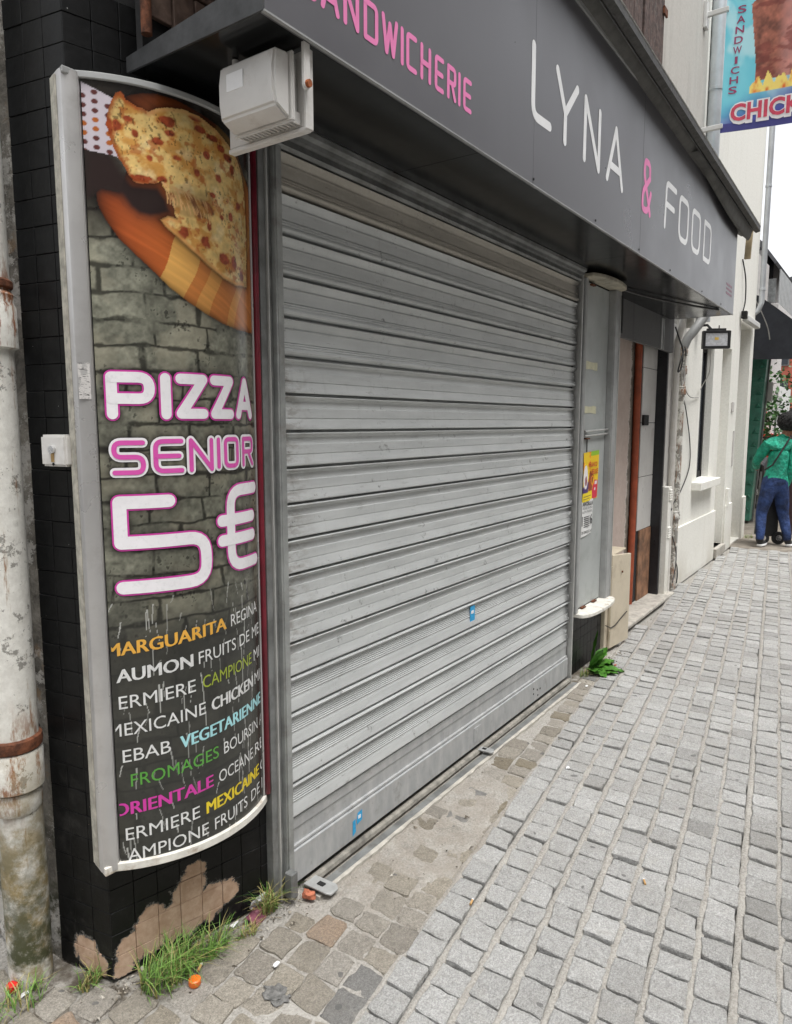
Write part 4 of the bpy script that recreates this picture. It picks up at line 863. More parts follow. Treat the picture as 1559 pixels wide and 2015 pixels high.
# ------------------------------------------------------------------ key switch on the corner
ks = Thing('key_switch', 'small square white key switch box on the corner beside the menu light box', 'switch', Lf(.04,0,1.53))
q = MB(); a = Lf(.012,.0,1.488); q.obox(a, tuple(np.array(Lf(.105,.0,1.488))-np.array(a)), tuple(np.array(Lf(.012,.052,1.488))-np.array(a)), (0,0,.082)); ks.part('case', q, m_white, bev=.006, seg=2, smooth=True)
q = MB(); c_ = Lf(.058,.052,1.532); e_ = Lf(.058,.060,1.532); q.tube([c_, e_], .0105, 14); ks.part('lock_barrel', q, m_chrome, smooth=True)
q = MB(); a = Lf(.054,.0525,1.5); q.obox(a, tuple(np.array(Lf(.063,.0525,1.5))-np.array(a)), tuple(np.array(Lf(.054,.0555,1.5))-np.array(a)), (0,0,.028)); ks.part('key_plate', q, plain('brass', (.45,.3,.13), .4, .6))
q = MB(); q.tube([Lf(.058,.052,1.494), Lf(.058,.0535,1.494)], .004, 8); ks.part('screw', q, m_dark)
# ------------------------------------------------------------------ left downpipe and rough wall beyond the corner
q = MB(); dd_ = np.linspace(.212, 1.5, 46); zz_ = np.linspace(-.02, 3.6, 110); v = []
for z in zz_:
    for d in dd_:
        h = float(fbm(np.array(d*7), np.array(z*7), 91, 5)-.5)*.05 + float(fbm(np.array(d*22), np.array(z*22), 95, 3)-.5)*.018
        v.append(Lf(d, -.006+h*min(1, (d-.2)*8), z))
n = len(dd_); q.add(v, [(j*n+i+1, j*n+i, (j+1)*n+i, (j+1)*n+i+1) for j in range(len(zz_)-1) for i in range(n-1)])
single('rubble_wall', q, m_rubble, 'flaking rough rubble wall round the corner behind the old downpipe', 'wall', Lf(.6,0,0), smooth='all')
PC = Lf(.245,.085,0)
dp = Thing('old_downpipe', 'flaking white cast iron downpipe with rusty collar beside the black tiled corner', 'downpipe', (PC[0],PC[1],0))
q = MB(); q.lathe((PC[0],PC[1],0), [(.066,.62),(.066,3.6)], 28); dp.part('upper_pipe', q, m_pipeL, smooth=True)
q = MB(); q.lathe((PC[0]+.006,PC[1],0), [(.058,-.02),(.06,.3),(.058,.62)], 28); dp.part('lower_pipe', q, m_pipeL, smooth=True)
q = MB(); q.lathe((PC[0],PC[1],0), [(.067,.70),(.074,.705),(.076,.72),(.074,.735),(.067,.74)], 28); dp.part('collar', q, m_rust, smooth=True)
q = MB(); q.lathe((PC[0],PC[1],0), [(.067,.585),(.074,.59),(.0745,.69),(.070,.70)], 28); dp.part('socket', q, m_pipeL, smooth=True)
q = MB(); q.lathe((PC[0],PC[1],0), [(.062,.52),(.066,.53),(.066,.57),(.062,.58)], 28); dp.part('lower_ring', q, m_pipeL, smooth=True)
q = MB(); q.lathe((PC[0],PC[1],0), [(.068,1.79),(.078,1.795),(.078,1.90),(.073,1.91),(.075,1.93),(.067,1.94)], 28); dp.part('socket', q, m_pipeL, smooth=True)
q = MB(); q.lathe((PC[0],PC[1],0), [(.067,1.945),(.073,1.95),(.073,1.965),(.067,1.97)], 28); dp.part('collar', q, m_rust, smooth=True)
# ------------------------------------------------------------------ empty light box on the far pier
eb = Thing('empty_light_box', 'open light box frame without its cover on the pier beside the doorway', 'sign frame', (2.8,-.03,.42))
q = MB(); q.prism([(2.497,.0,.42),(2.497,-.034,.42),(2.501,-.040,.42),(2.524,-.042,.42),(2.53,-.038,.42),(2.53,.0,.42)], (0,0,2.03)); eb.part('frame_post', q, m_alu2, bev=.002)
q = MB(); q.box((2.5305,-.038,.43), (2.537,-.030,2.44)); eb.part('frame_edge', q, m_rail_edge)
q = MB(); q.box((2.531,-.012,.43), (2.985,-.002,2.44)); eb.part('back_panel', q, plain('pale_grey_sheet', (.40,.42,.41), .5, .05, var=.08, sc=3, dirt=(.2,.21,.19), dsc=5, damt=.35))
q = MB(); q.box((2.99,-.05,.42), (2.996,-.002,2.44)); q.box((2.996,-.056,.42), (3.075,-.002,2.45)); eb.part('frame_post', q, m_alu2, bev=.002)
q = MB(); q.box((3.0755,-.06,.42), (3.083,-.002,2.45)); eb.part('frame_edge', q, m_rail_edge)
def lens(z0, z1, mat, name, x0=2.5, x1=3.09, bul=.13):
    q = MB(); t = np.linspace(0, math.pi, 20); pl_ = [(x0+(x1-x0)*(1-math.cos(a))/2, -.06-bul*.55*math.sin(a)**.8, z0) for a in t]
    q.prism([(x0,-.003,z0)] + pl_ + [(x1,-.003,z0)], (0,0,z1-z0)); eb.part(name, q, mat, bev=.004)
lens(.395,.42, m_capw, 'bottom_cap'); lens(2.452,2.475, plain('dirty_cap', (.36,.33,.26), .7, var=.3), 'top_cap')
for z_ in (1.52,1.548):
    q = MB(); q.tube([(2.575,-.03,z_),(2.99,-.03,z_+.012)], .006, 8); eb.part('lamp_strap', q, m_rail_edge)
for (x_, z_) in ((2.60,1.50),(2.60,1.545),(2.63,.435),(2.83,.435),(2.62,2.425)):
    q = MB(); q.box((x_,-.034,z_-(.012 if z_ < 1 else 0)), (x_+.06,-.013,z_-(.012 if z_ < 1 else 0)+.009)); eb.part('lamp_holder', q, m_rust, bev=.002)
for z_ in (1.66,1.93):
    q = MB(); w_ = .045; q.add([(2.575+i*.045, -.0135-.002*rng.random(), z_+rng.uniform(-.004,.004)+w_*s_+.0) for i in range(6) for s_ in (0,1)], [(2*i,2*i+2,2*i+3,2*i+1) for i in range(5)]); eb.part('tape', q, m_tape)
q = MB(); q.tube([(3.05,-.076,2.42),(3.045,-.08,2.3),(3.05,-.078,2.18)], .007, 6); eb.part('hanging_flex', q, m_cable)
q = MB(); q.tube([(2.66,-.014,1.5),(2.66,-.014,1.42)], .004, 6); eb.part('hanging_flex', q, m_cable)
# posters
def paint_sheet(name, fn, x0, x1, z0, z1, y, nx_, nz_, tilt, lab, cat):
    xs_ = np.linspace(0,1,nx_); zs_ = np.linspace(0,1,nz_); A, B = np.meshgrid(xs_, zs_); im = fn(A, B).reshape(-1,3); q = MB()
    v = [(x0+(x1-x0)*a + tilt*bb*.0, y-.0025*math.sin(a*5+bb*3)-.002, z0+(z1-z0)*bb + tilt*a) for bb in zs_ for a in xs_]
    v += [(p[0], p[1]+.0008, p[2]) for p in v]; nn_ = nx_*nz_
    q.v = v; q.f = [(j*nx_+i, j*nx_+i+1, (j+1)*nx_+i+1, (j+1)*nx_+i) for j in range(nz_-1) for i in range(nx_-1)]; q.f += [tuple(i+nn_ for i in f_[::-1]) for f_ in q.f]
    q.mi = [0]*len(q.f); q.c = [tuple(k) for k in im]*2; t = Thing(name, lab, cat, (x0,y,z0)); return t, t.part('sheet', q, m_paper)
def poster(A, B):
    im = np.zeros(A.shape+(3,)); im[:] = c3((238,200,30)); 
    im[(B > .9) & (A > .45)] = c3((150,195,50)); g_ = fbm(A*4, B*6, 3); im = np.where((g_ > .62)[..., None] & (A < .5)[..., None], c3((235,150,40)), im)
    im[in_poly(A, B, [(.62,0),(1,.02),(1,.38),(.75,.4),(.62,.2)])] = c3((215,50,75)); im[in_poly(A, B, [(0,.17),(.34,.17),(.36,.38),(.2,.45),(0,.3)])] = c3((75,50,110))
    e = ((A-.16)/.15)**2+((B-.5)/.24)**2 < 1; im[e] = c3((232,228,228)); e = ((A-.18)/.07)**2+((B-.42)/.1)**2 < 1; im[e] = c3((150,90,100)); 
    im[in_poly(A, B, [(.35,.2),(.62,.2),(.72,.5),(.45,.62),(.36,.4)])] = c3((150,70,35)); e = ((A-.66)/.13)**2+((B-.4)/.1)**2; im[(e < 1) & (e > .45)] = c3((238,150,30))
    im[(B < .17) & (A < .62)] = c3((240,215,40)); im[(np.abs(B-.10) < .012) & (A < .55) & (A > .05)] = c3((120,90,60)); im[(np.abs(B-.05) < .012) & (A < .45) & (A > .05)] = c3((120,90,60))
    im[(np.abs(B-.335) < .03) & (A > .8) & (A < .95)] = c3((235,225,225)); im[(np.abs(B-.2) < .025) & (A > .78) & (A < .87)] = c3((235,225,225)); return im
t, sheet = paint_sheet('poster', poster, 2.605, 2.875, 1.105, 1.415, -.0145, 50, 60, .012, 'bright yellow and red event poster taped inside the open light box', 'poster')
m_ptxt = plain('orange_poster_print', sm((200,85,40)), .5); m_ink = plain('black_ink', (.03,.03,.03), .6)
q = MB(); mpP = lambda x, z: (x, -.0195, z); text_on(q, 'FRANCO', 2.70, 2.845, 1.325, .03, mpP, .03); t.part('poster_word', q, m_ptxt, sheet); q = MB(); text_on(q, 'BELGE', 2.745, 2.862, 1.278, .032, mpP, .03); t.part('poster_word', q, m_ptxt, sheet)
t, sheet = paint_sheet('flyer', lambda A, B: np.ones(A.shape+(3,))*c3((228,228,226)), 2.597, 2.79, .885, 1.108, -.0145, 8, 8, .012, 'white paper flyer with black print and a large 6, below the yellow poster', 'flyer')
q = MB(); mpP = lambda x, z: (x, -.0195, z)
text_on(q, 'ARCELLE', 2.603, 2.787, 1.082, .022, mpP, .03); text_on(q, 'FOIRE EXPO', 2.612, 2.78, 1.058, .014, mpP); text_on(q, 'SLON MAREIL', 2.606, 2.78, 1.036, .014, mpP); text_on(q, '6', 2.75, 2.782, .957, .065, mpP, .02); text_on(q, '1', 2.602, 2.614, .957, .06, mpP, .02)
text_on(q, 'IX UNIQUE 5€', 2.603, 2.78, .905, .018, mpP, .01)
for k in range(6): q.prism([(2.635,-.0192,.945+k*.0125),(2.735,-.0192,.945+k*.0125),(2.735,-.0192,.950+k*.0125),(2.635,-.0192,.950+k*.0125)], (0,-.0004,0))
t.part('print', q, m_ink, sheet)
# ------------------------------------------------------------------ cream utility cabinet by the doorway
cb = Thing('utility_cabinet', 'beige utility cabinet with crooked lid standing at the doorway beside the pier', 'cabinet', (3.24,.0,0))
q = MB(); q.box((3.11,-.02,.0), (3.40,.15,.66)); cb.part('case', q, m_cab, bev=.004)
q = MB(); q.prism([(3.165,-.022,.02),(3.49,-.05,.02),(3.49,-.05,.66),(3.165,-.022,.69)], (0,-.02,0)); door = cb.part('door', q, m_cab, bev=.003)
q = MB(); q.prism([(3.10,-.022,.665),(3.10,.155,.665),(3.49,.155,.685),(3.49,-.03,.685)], (0,0,.012)); cb.part('lid', q, m_cab, bev=.002)
for z_ in (.12,.36,.58):
    q = MB(); q.tube([(3.16,-.04,z_),(3.16,-.04,z_+.03)], .008, 8); cb.part('hinge', q, m_cab)
q = MB(); q.tube([(3.105,-.028,.2),(3.17,-.045,.17),(3.24,-.052,.175),(3.34,-.062,.21),(3.44,-.07,.235)], .0035, 6); cb.part('crack_cable', q, m_cable)
q = MB(); q.tube([(3.32,-.06,.55),(3.32,-.068,.55)], .008, 8); cb.part('latch', q, m_rust)
# louvred meter box right of the post
mt_ = Thing('louvred_meter_box', 'tall narrow cream meter box with louvres beside the black post', 'meter box', (5.15,.06,0))
q = MB(); q.box((5.045,.075,.0), (5.15,.1295,1.02)); mt_.part('case', q, m_cream, bev=.004)
for g_ in (.55,.9):
    for k in range(5):
        q = MB(); q.prism([(5.055,.075,g_+k*.022),(5.055,.063,g_+k*.022),(5.055,.075,g_+.014+k*.022)], (.085,0,0)); mt_.part('louvre', q, m_cream)
# downpipes right of the doorway
wp = Thing('white_downpipe', 'plain white plastic downpipe between the black post and the rusty pipe', 'downpipe', (5.19,.095,0))
q = MB(); q.tube([(5.19,.095,-.01),(5.19,.095,2.2),(5.19,.095,2.34),(5.17,.07,2.42),(5.16,.04,2.6)], .028, 16); wp.part('pipe', q, m_pipew, smooth=True)
q = MB(); q.lathe((5.19,.095,.0), [(.029,1.35),(.032,1.352),(.032,1.38),(.029,1.382)], 16); wp.part('clip', q, m_pipew, smooth=True)
rp = Thing('rusty_downpipe', 'thin rusty flaking pipe with collars on the cream house corner', 'downpipe', (5.41,.095,0))
q = MB(); q.lathe((5.41,.095,0), [(.030,.0),(.030,2.3)], 14); rp.part('pipe', q, m_pipeR, smooth=True)
for z_ in (.68,1.86,2.05,2.22):
    q = MB(); q.lathe((5.41,.095,0), [(.031,z_),(.042,z_+.006),(.042,z_+.05),(.034,z_+.065),(.038,z_+.075),(.031,z_+.085)], 14); rp.part('collar', q, m_pipeR, smooth=True)
gd = Thing('grey_waste_pipe', 'slanting grey pipe running from under the sign to the rusty pipe', 'pipe', (5.5,.05,2.4))
q = MB(); q.tube([(5.41,.095,2.3),(5.43,.07,2.38),(5.5,-.0,2.5),(5.62,-.08,2.68)], .042, 14); gd.part('pipe', q, m_alu2, smooth=True)
# loose cables
def cable(pts, r, mat, lab):
    p = [Vector(a) for a in pts]; out = []
    for i in range(len(p)-1):
        a, b_, c, d = p[max(i-1,0)], p[i], p[i+1], p[min(i+2,len(p)-1)]
        for t in np.linspace(0,1,8,endpoint=False): out.append(.5*((2*b_)+(c-a)*t+(2*a-5*b_+4*c-d)*t*t+(3*b_-a-3*c+d)*t**3))
    out.append(p[-1]); q = MB(); q.tube(out, r, 6); return single('cable', q, mat, lab, 'cable', pts[0], smooth='all')
cable([(5.06,.09,2.45),(5.12,.06,2.33),(5.2,.05,2.25),(5.17,.05,2.1),(5.1,.06,2.06),(5.14,.05,2.16),(5.28,.05,2.28),(5.36,.06,2.22)], .007, m_cable, 'black cable looped round the top of the white downpipe')
cable([(5.37,.07,2.25),(5.3,.05,2.0),(5.2,.05,1.95),(5.22,.05,2.1),(5.45,.08,1.95),(5.75,.1,1.86),(6.22,.12,1.86)], .005, m_cablew, 'thin grey cable swagged from the rusty pipe to the window')
cable([(5.45,.1,1.9),(5.7,.11,1.7),(5.93,.115,1.4),(5.95,.115,1.15),(5.65,.11,.95),(5.3,.09,.85),(5.14,.07,.8)], .0055, m_cable, 'long dark cable drooping across the cream wall to the meter box')
cable([(5.18,.06,.55),(5.3,.05,.4),(5.32,.05,.25),(5.23,.05,.1)], .005, m_cable, 'short dark cable hanging beside the foot of the white downpipe')
cable([(5.5,.11,.28),(5.58,.1,.2),(5.62,.1,.1),(5.6,.1,.02)], .006, m_cable, 'short black cable end sticking out at the cream wall foot')
cable([(3.1,-.02,2.485),(3.5,-.1,2.475),(4.1,-.25,2.48),(4.5,-.37,2.487)], .008, m_cable, 'black cable running under the soffit of the sign')
# ------------------------------------------------------------------ cream house to the right
ch = Thing('cream_house', 'bright cream rendered house with a barred window and two door recesses', 'house', (7.3,.3,0))
mb = MB()
WH = [(6.36,6.93,1.0,2.44,.085), (7.38,7.92,.10,2.49), (8.42,9.18,.0,2.86)]
wall_with_hole(mb, 5.28, 9.42, -.02, 10, .13, WH, .24)
mb.add([(9.42,.13,-.02),(9.42,3,-.02),(9.42,3,10),(9.42,.13,10)], [(0,1,2,3)]); mb.add([(5.28,.13,10),(9.42,.13,10),(9.42,3,10),(5.28,3,10)], [(0,1,2,3)])
ch.part('wall', mb, m_cream)
for a, c in ((5.5,7.36),(7.98,8.4),(9.2,9.42)):
    q = MB(); q.box((a,.108,-.02), (c,.1295,.575)); ch.part('plinth', q, m_cream, bev=.004)
q = MB(); q.box((6.16,.03,.90), (7.12,.135,.985)); ch.part('window_sill', q, m_cream, bev=.006)
q = MB(); q.box((6.345,.215,1.0), (6.95,.24,2.44)); w_ = ch.part('window', q, m_glass)
for (a, c, d, e) in ((6.37,6.43,1.0,2.44),(6.86,6.92,1.0,2.44),(6.62,6.67,1.0,2.44),(6.37,6.92,1.0,1.07),(6.37,6.92,2.37,2.44)):
    q = MB(); q.box((a,.20,d), (c,.214,e)); ch.part('window_frame', q, m_dark, w_)
q = MB(); q.box((7.385,.33,.1), (7.915,.36,2.49)); ch.part('door', q, m_cream)
q = MB(); q.box((7.38,.08,-.01), (7.92,.36,.1)); ch.part('doorstep', q, m_conc, bev=.006)
q = MB(); q.box((8.425,.34,.0), (9.175,.365,2.86)); ch.part('door', q, m_beige)
q = MB(); q.box((8.02,.10,.55), (8.12,.129,.78)); ch.part('meter_flap', q, m_cream, bev=.003)
q = MB(); q.box((8.06,.112,1.74), (8.16,.129,1.86)); ch.part('house_number', q, m_houseg, bev=.004)
q = MB(); q.box((8.28,.12,1.05), (8.34,.129,1.5)); ch.part('nameplate', q, m_houseg)
tl = Thing('tube_light', 'white tube light mounted above the tall door recess of the cream house', 'lamp', (8.8,.08,2.95))
q = MB(); q.box((8.36,.04,2.87), (9.28,.11,2.95)); tl.part('diffuser', q, m_wframe, bev=.012)
q = MB(); q.box((8.28,.05,2.9), (8.36,.115,2.99)); tl.part('end_bracket', q, m_dark, bev=.004)
cable([(8.3,.1,2.98),(8.42,.1,3.15),(8.35,.1,3.4),(8.2,.12,3.6)], .008, m_dark, 'dark cable rising from the tube light up the cream wall')
# black LED floodlight on the cream house
lf = Thing('small_floodlight', 'small black framed LED floodlight on the cream wall below the sign end', 'floodlight', (5.75,-.15,2.3))
def quad3(cx_, cy_, cz_, hw, hh, ang):
    ux = (math.cos(ang), math.sin(ang), 0); return ux
ang = R(-62); ux = np.array([math.cos(ang), math.sin(ang), 0]); un = np.array([ux[1], -ux[0], 0])*1.0; c0_ = np.array([5.62,-.14,2.375])
if un[0] > 0: un = -un
def fo(w, h, d0, d1, dz=0):
    q = MB(); a = c0_ - ux*w/2 + un*d0 + np.array([0,0,dz-h/2]); q.obox(tuple(a), tuple(ux*w), tuple(un*(d1-d0)), (0,0,h)); return q
lf.part('housing', fo(.245,.165,-.03,.02), m_blk, bev=.004); lf.part('lens', fo(.195,.118,.0205,.022), m_ledglass); lf.part('led_chip', fo(.035,.024,.0222,.0235,.008), m_ledchip)
for a_, h_ in ((-.112,1),(.112,1)):
    q = MB(); p_ = c0_ + ux*a_ + un*.022; q.obox(tuple(p_-ux*.011-np.array([0,0,.078])), tuple(ux*.022), tuple(un*.008), (0,0,.156)); lf.part('bezel', q, m_blk)
for z_ in (-.072,.072):
    q = MB(); p_ = c0_ + un*.022 + np.array([0,0,z_-.008]); q.obox(tuple(p_-ux*.1), tuple(ux*.2), tuple(un*.008), (0,0,.016)); lf.part('bezel', q, m_blk)
q = MB(); q.obox(tuple(c0_-ux*.085+np.array([0,0,.083])-un*.02), tuple(ux*.17), tuple(un*.03), (0,0,.02)); lf.part('top_bracket', q, m_blk)
q = MB(); q.tube([(5.66,-.1,2.46),(5.66,-.05,2.52),(5.66,.06,2.52)], .012, 8); q.tube([(5.58,-.17,2.46),(5.58,-.17,2.5)], .005, 6); lf.part('arm', q, m_blk)
cable([(5.6,-.1,2.31),(5.85,-.05,2.1),(6.1,.06,1.98),(6.3,.12,1.95)], .005, m_cablew, 'thin white cable from the small floodlight to the window')
# zinc pipes up the facades
for (x_, lab) in ((6.02,'tall zinc downpipe on the house joint behind the hanging banner'),(9.43,'slim zinc downpipe at the far end of the cream house')):
    t = Thing('zinc_downpipe', lab, 'downpipe', (x_,.07,3)); r_ = .062 if x_ < 8 else .036
    q = MB(); q.tube([(x_,.065,2.6),(x_,.065,10)] if x_ < 8 else [(x_,.30,3.02),(x_,.2,3.06),(x_,.10,3.14),(x_,.065,3.24),(x_,.065,10)], r_, 16); t.part('pipe', q, m_zincpipe, smooth=True)
    for z_ in (3.4,4.75,6.4):
        q = MB(); q.lathe((x_,.065,0), [(r_+.001,z_),(r_+.006,z_+.003),(r_+.006,z_+.03),(r_+.001,z_+.033)], 16); t.part('pipe_clip', q, m_zincpipe, smooth=True)
q = MB(); q.box((5.66,.085,3.0), (5.80,.1295,10)); single('wall_strip', q, m_cream, 'raised cream render strip at the joint of the two houses', 'wall strip', (5.7,.1,3), bev=.004)
# ------------------------------------------------------------------ hanging kebab banner
BX = 5.42
bn = Thing('hanging_banner', 'blue hanging banner with a kebab cone reading SANDWICHS and CHICKEN', 'banner', (BX,-.55,4.2))
nb, nv = 130, 190; BY0, BY1, BZ0, BZ1 = -.12, -.98, 4.145, 5.75
def cone_paint(A, B):                      # A 0 at wall side, B 0 at bottom
    g_ = fbm(A*3+B*2, B*3-A, 7, 4); im = c3((70,190,215))*(1-g_[..., None]) + c3((150,225,235))*g_[..., None]
    sw = np.sin(A*6+B*9+g_*5); k = sst(sw, .55, .95)*.6; im = im*(1-k[..., None]) + c3((205,240,245))*k[..., None]
    low = sst(B+.12*g_-.25*(A-.3), .30, .06); im = im*(1-low[..., None]) + c3((70,60,165))*low[..., None]; k = sst(fbm(A*9, B*9, 9), .55, .7)*low; im = im*(1-.5*k[..., None]) + c3((120,120,190))*.5*k[..., None]
    rt = sst(A+.3*(g_-.5), .8, .95)*sst(B, .5, .3); im = im*(1-rt[..., None]) + c3((85,60,190))*rt[..., None]
    l = .22+.08*sst(B, .75, .25); r_ = .90-.16*sst(B, .8, .25); m_ = (A > l) & (A < r_) & (B > .24) & (B < .72-.06*((A-.6)/.3)**2)
    mt2 = c3((172,104,84))*(.3+1.35*np.clip((fbm(A*16, B*26, 13)-.28)*1.2, 0, 1)[..., None]+.25*vnoise(A*60, B*90, 15)[..., None]); hl = sst(A, .45, .6)*.5; mt2 = mt2*(1-hl[..., None]) + c3((226,165,160))*hl[..., None]
    k = sst(fbm(A*8, B*34, 14), .50, .62); mt2 = mt2*(1-.65*k[..., None]) + c3((120,48,42))*.65*k[..., None]; im = np.where(m_[..., None], mt2, im)
    fl_ = (A > l-.05) & (A < r_+.05) & (B > .185) & (B < .215+.10*fbm(A*22, B*7, 3)*np.abs(np.sin(A*31+2*vnoise(A*9, B*9, 4)))); fi = c3((228,100,30))*(1-sst(fbm(A*16, B*16, 5), .3, .6))[..., None] + c3((250,225,120))*sst(fbm(A*16, B*16, 5), .3, .6)[..., None]
    im = np.where(fl_[..., None], fi, im); bt = B < .045; im = np.where(bt[..., None], c3((62,62,130))*(.8+.5*fbm(A*10, B*20, 8)[..., None]), im); return im
aa = np.linspace(0,1,nb); bb_ = np.linspace(0,1,nv); A2, B2 = np.meshgrid(aa, bb_); im = cone_paint(A2, B2).reshape(-1,3)
def Bp(a, c, o=0.): return (BX + .012*math.sin(a*4+c*2) - o, BY0+(BY1-BY0)*a, BZ0+(BZ1-BZ0)*c - .06*a)
q = MB(); v = [Bp(a, c) for c in bb_ for a in aa]; N_ = len(v); v += [(p[0]+.003, p[1], p[2]) for p in v]
q.v = v; q.f = [(j*nb+i, j*nb+i+1, (j+1)*nb+i+1, (j+1)*nb+i) for j in range(nv-1) for i in range(nb-1)]; q.f += [tuple(i+N_ for i in f_[::-1]) for f_ in q.f]; q.mi = [0]*len(q.f); q.c = [tuple(k) for k in im]*2
cloth = bn.part('printed_canvas', q, m_canvas, smooth='all')
m_btxt = plain('crimson_banner_print', sm((205,70,95)), .5); m_btx2 = plain('purple_banner_print', sm((150,60,100)), .5)
def mirror(a, c, o): return Bp(a, c, o)
for k, L_ in enumerate('SANDWICHS'):
    q = MB(); wI = .027 if L_ == 'I' else 0; text_on(q, L_, .105-.006*k+wI, .185-.006*k-wI, .60-.0505*k, .036, lambda a, c: Bp(a, c, .004), .015); bn.part('letter', q, m_btx2, cloth)
for w_, a0_, a1_, z_, h_, sl in (('CHICKEN',.09,.98,.055,.085,0.),('KEBAB',.16,.95,.69,.09,.10)):
    q = MB(); text_on(q, w_, a0_, a1_, z_, h_, lambda a, c: Bp(a, c+sl*(a-.16), .006), .03); bn.part('banner_word', q, m_btxt, cloth)
    q = MB(); text_on(q, w_, a0_-.012, a1_+.012, z_-.008, h_+.016, lambda a, c: Bp(a, c+sl*(a-.16), .0035), .11); bn.part('word_outline', q, m_wprint, cloth)
for z_ in (4.20,5.16): 
    q = MB(); q.box((BX-.015,BY0-.02,z_-.02), (BX+.015,.06,z_+.02)); bn.part('bracket_arm', q, m_wframe, bev=.004)
q = MB(); q.box((BX-.04,.03,5.05), (BX+.04,.06,5.27)); bn.part('wall_plate', q, m_wframe, bev=.004)
# ------------------------------------------------------------------ green pillar shop with black awning, farther on
gs = Thing('green_pillar_shop', 'shopfront with green glazed corner pillar beyond the cream house', 'building', (11.5,.5,0))
q = MB(); q.prism([(10.9,.27,.03),(10.9,.5,.03),(10.9,.5,2.72),(10.9,.15,2.72)], (.22,0,0)); pl_ = gs.part('pillar', q, m_green, bev=.01)
for k in range(12):
    z_ = .2+k*.205; y_ = .27-.044*z_
    q = MB(); q.prism([(10.899,y_+.02,z_),(10.85,y_+.05,z_+.045),(10.899,y_+.10,z_)], (0,.0,.03)); gs.part('green_stud', q, m_green, pl_)
    q = MB(); q.prism([(10.899,y_+.004,z_-.016),(10.899,.46,z_-.016),(10.899,.46,z_-.002),(10.899,y_+.004,z_-.002)], (-.012,0,0)); gs.part('green_band', q, m_green, pl_)
q = MB(); q.prism([(11.13,.25,0),(11.13,.5,0),(11.13,.5,2.72),(11.13,.13,2.72)], (.06,0,0)); gs.part('grey_post', q, m_rail)
q = MB(); q.box((10.95,.51,0), (13,3,4.4)); gs.part('wall', q, m_houseg)
q = MB(); q.box((11.3,.5,.5), (12.9,.509,2.5)); gs.part('shop_window', q, m_glass)
q = MB(); q.box((11.21,.10,1.95), (11.3,.2,2.25)); gs.part('white_sign', q, m_wframe)
q = MB(); q.box((9.45,.42,-.02), (10.92,.8,9.5)); single('passage_wall', q, m_houseg, 'plain grey wall between the cream house and the green pillar', 'wall', (10.2,.5,0))
ba = Thing('black_awning', 'black canvas awning over the green pillar shop', 'awning', (11.8,-.2,2.5))
YZ = [(.42,3.50),(.23,3.46),(.0,3.28),(-.27,3.05),(-.6,2.76),(-.9,2.62)]
q = MB(); q.prism([(10.2,y,z) for y, z in YZ] + [(10.2,-.9,2.50),(10.2,.42,2.545)], (.012,0,0)); ba.part('side_canvas', q, m_awn)
q = MB(); q.add([p for y, z in YZ for p in ((10.2,y,z+.004),(13.6,y,z+.004))], [(2*i,2*i+2,2*i+3,2*i+1) for i in range(len(YZ)-1)]); ba.part('top_canvas', q, m_awn, smooth='all')
q = MB(); q.box((10.2,-.905,2.48), (13.6,-.9,2.63)); ba.part('valance', q, m_awn)
q = MB(); q.tube([(10.19,-.3,3.09),(10.19,-.26,3.12)], .02, 6); ba.part('frame_knob', q, m_rail)
cable([(9.6,.2,3.35),(9.75,.15,3.25),(9.95,.05,2.98),(10.05,.02,2.8)], .008, m_cablew, 'pale cable hanging in front of the black awning')
# house with balcony beyond
hb_ = Thing('balcony_house', 'grey house with small balcony and slate eave above the black awning', 'house', (24,3,0))
q = MB(); q.box((21.8,1.95,-.1), (27,6,6.55)); hb_.part('wall', q, m_houseg)
q = MB(); q.prism([(21.6,1.55,6.15),(21.6,1.97,6.75),(21.6,4,8.6),(21.6,4,8.4),(21.6,1.95,6.56),(21.6,1.6,6.08)], (5.8,0,0)); hb_.part('roof', q, m_roof)
q = MB(); q.box((22,1.5,4.85), (25.5,1.95,5.05)); bal = hb_.part('balcony', q, m_houseg, bev=.01)
for k in range(12):
    q = MB(); q.box((22.02+k*.29,1.5,5.05), (22.02+k*.29+.2,1.53,6.0)); hb_.part('baluster', q, m_alu2, bal)
q = MB(); q.box((22,1.60,5.08), (22.03,1.93,5.75)); hb_.part('balcony_screen', q, m_rail, bal)
q = MB(); q.box((22.6,1.94,5.2), (23.8,1.949,6.6)); hb_.part('window', q, m_glass)
# ------------------------------------------------------------------ far street: red building, tree, vehicles
rb = Thing('red_building', 'red brick building with grey windows far down the street', 'building', (56,3,0))
q = MB(); q.box((50,-3,-.1), (62,9,9)); rb.part('wall', q, m_brickred)
for y_ in (-2.2,.2,2.3,4.35,6.6):
    for z_ in (.8,3.0,5.2,7.2):
        q = MB(); q.box((49.93,y_,z_), (49.999,y_+.85,z_+1.25)); f_ = rb.part('window', q, m_rail); q = MB(); q.box((49.9,y_+.08,z_+.08), (49.929,y_+.77,z_+1.17)); rb.part('pane', q, m_glass, f_)
q = MB(); q.prism([(49.5,-3.4,9),(49.5,9.4,9),(49.5,9.4,9.2),(49.5,3,11),(49.5,-3.4,9.2)], (13,0,0)); rb.part('roof', q, m_roof)
wb = Thing('white_shop', 'low white shop building with bright panels before the red building', 'building', (37,4,0))
q = MB(); q.box((34,3.05,-.1), (40,7,3.3)); wb.part('wall', q, m_wframe)
q = MB(); q.box((33.9,3.1,2.55), (33.999,3.7,3.1)); wb.part('yellow_board', q, m_ledchip)
q = MB(); q.box((33.9,3.1,1.0), (33.999,3.8,2.2)); wb.part('window', q, m_glass)
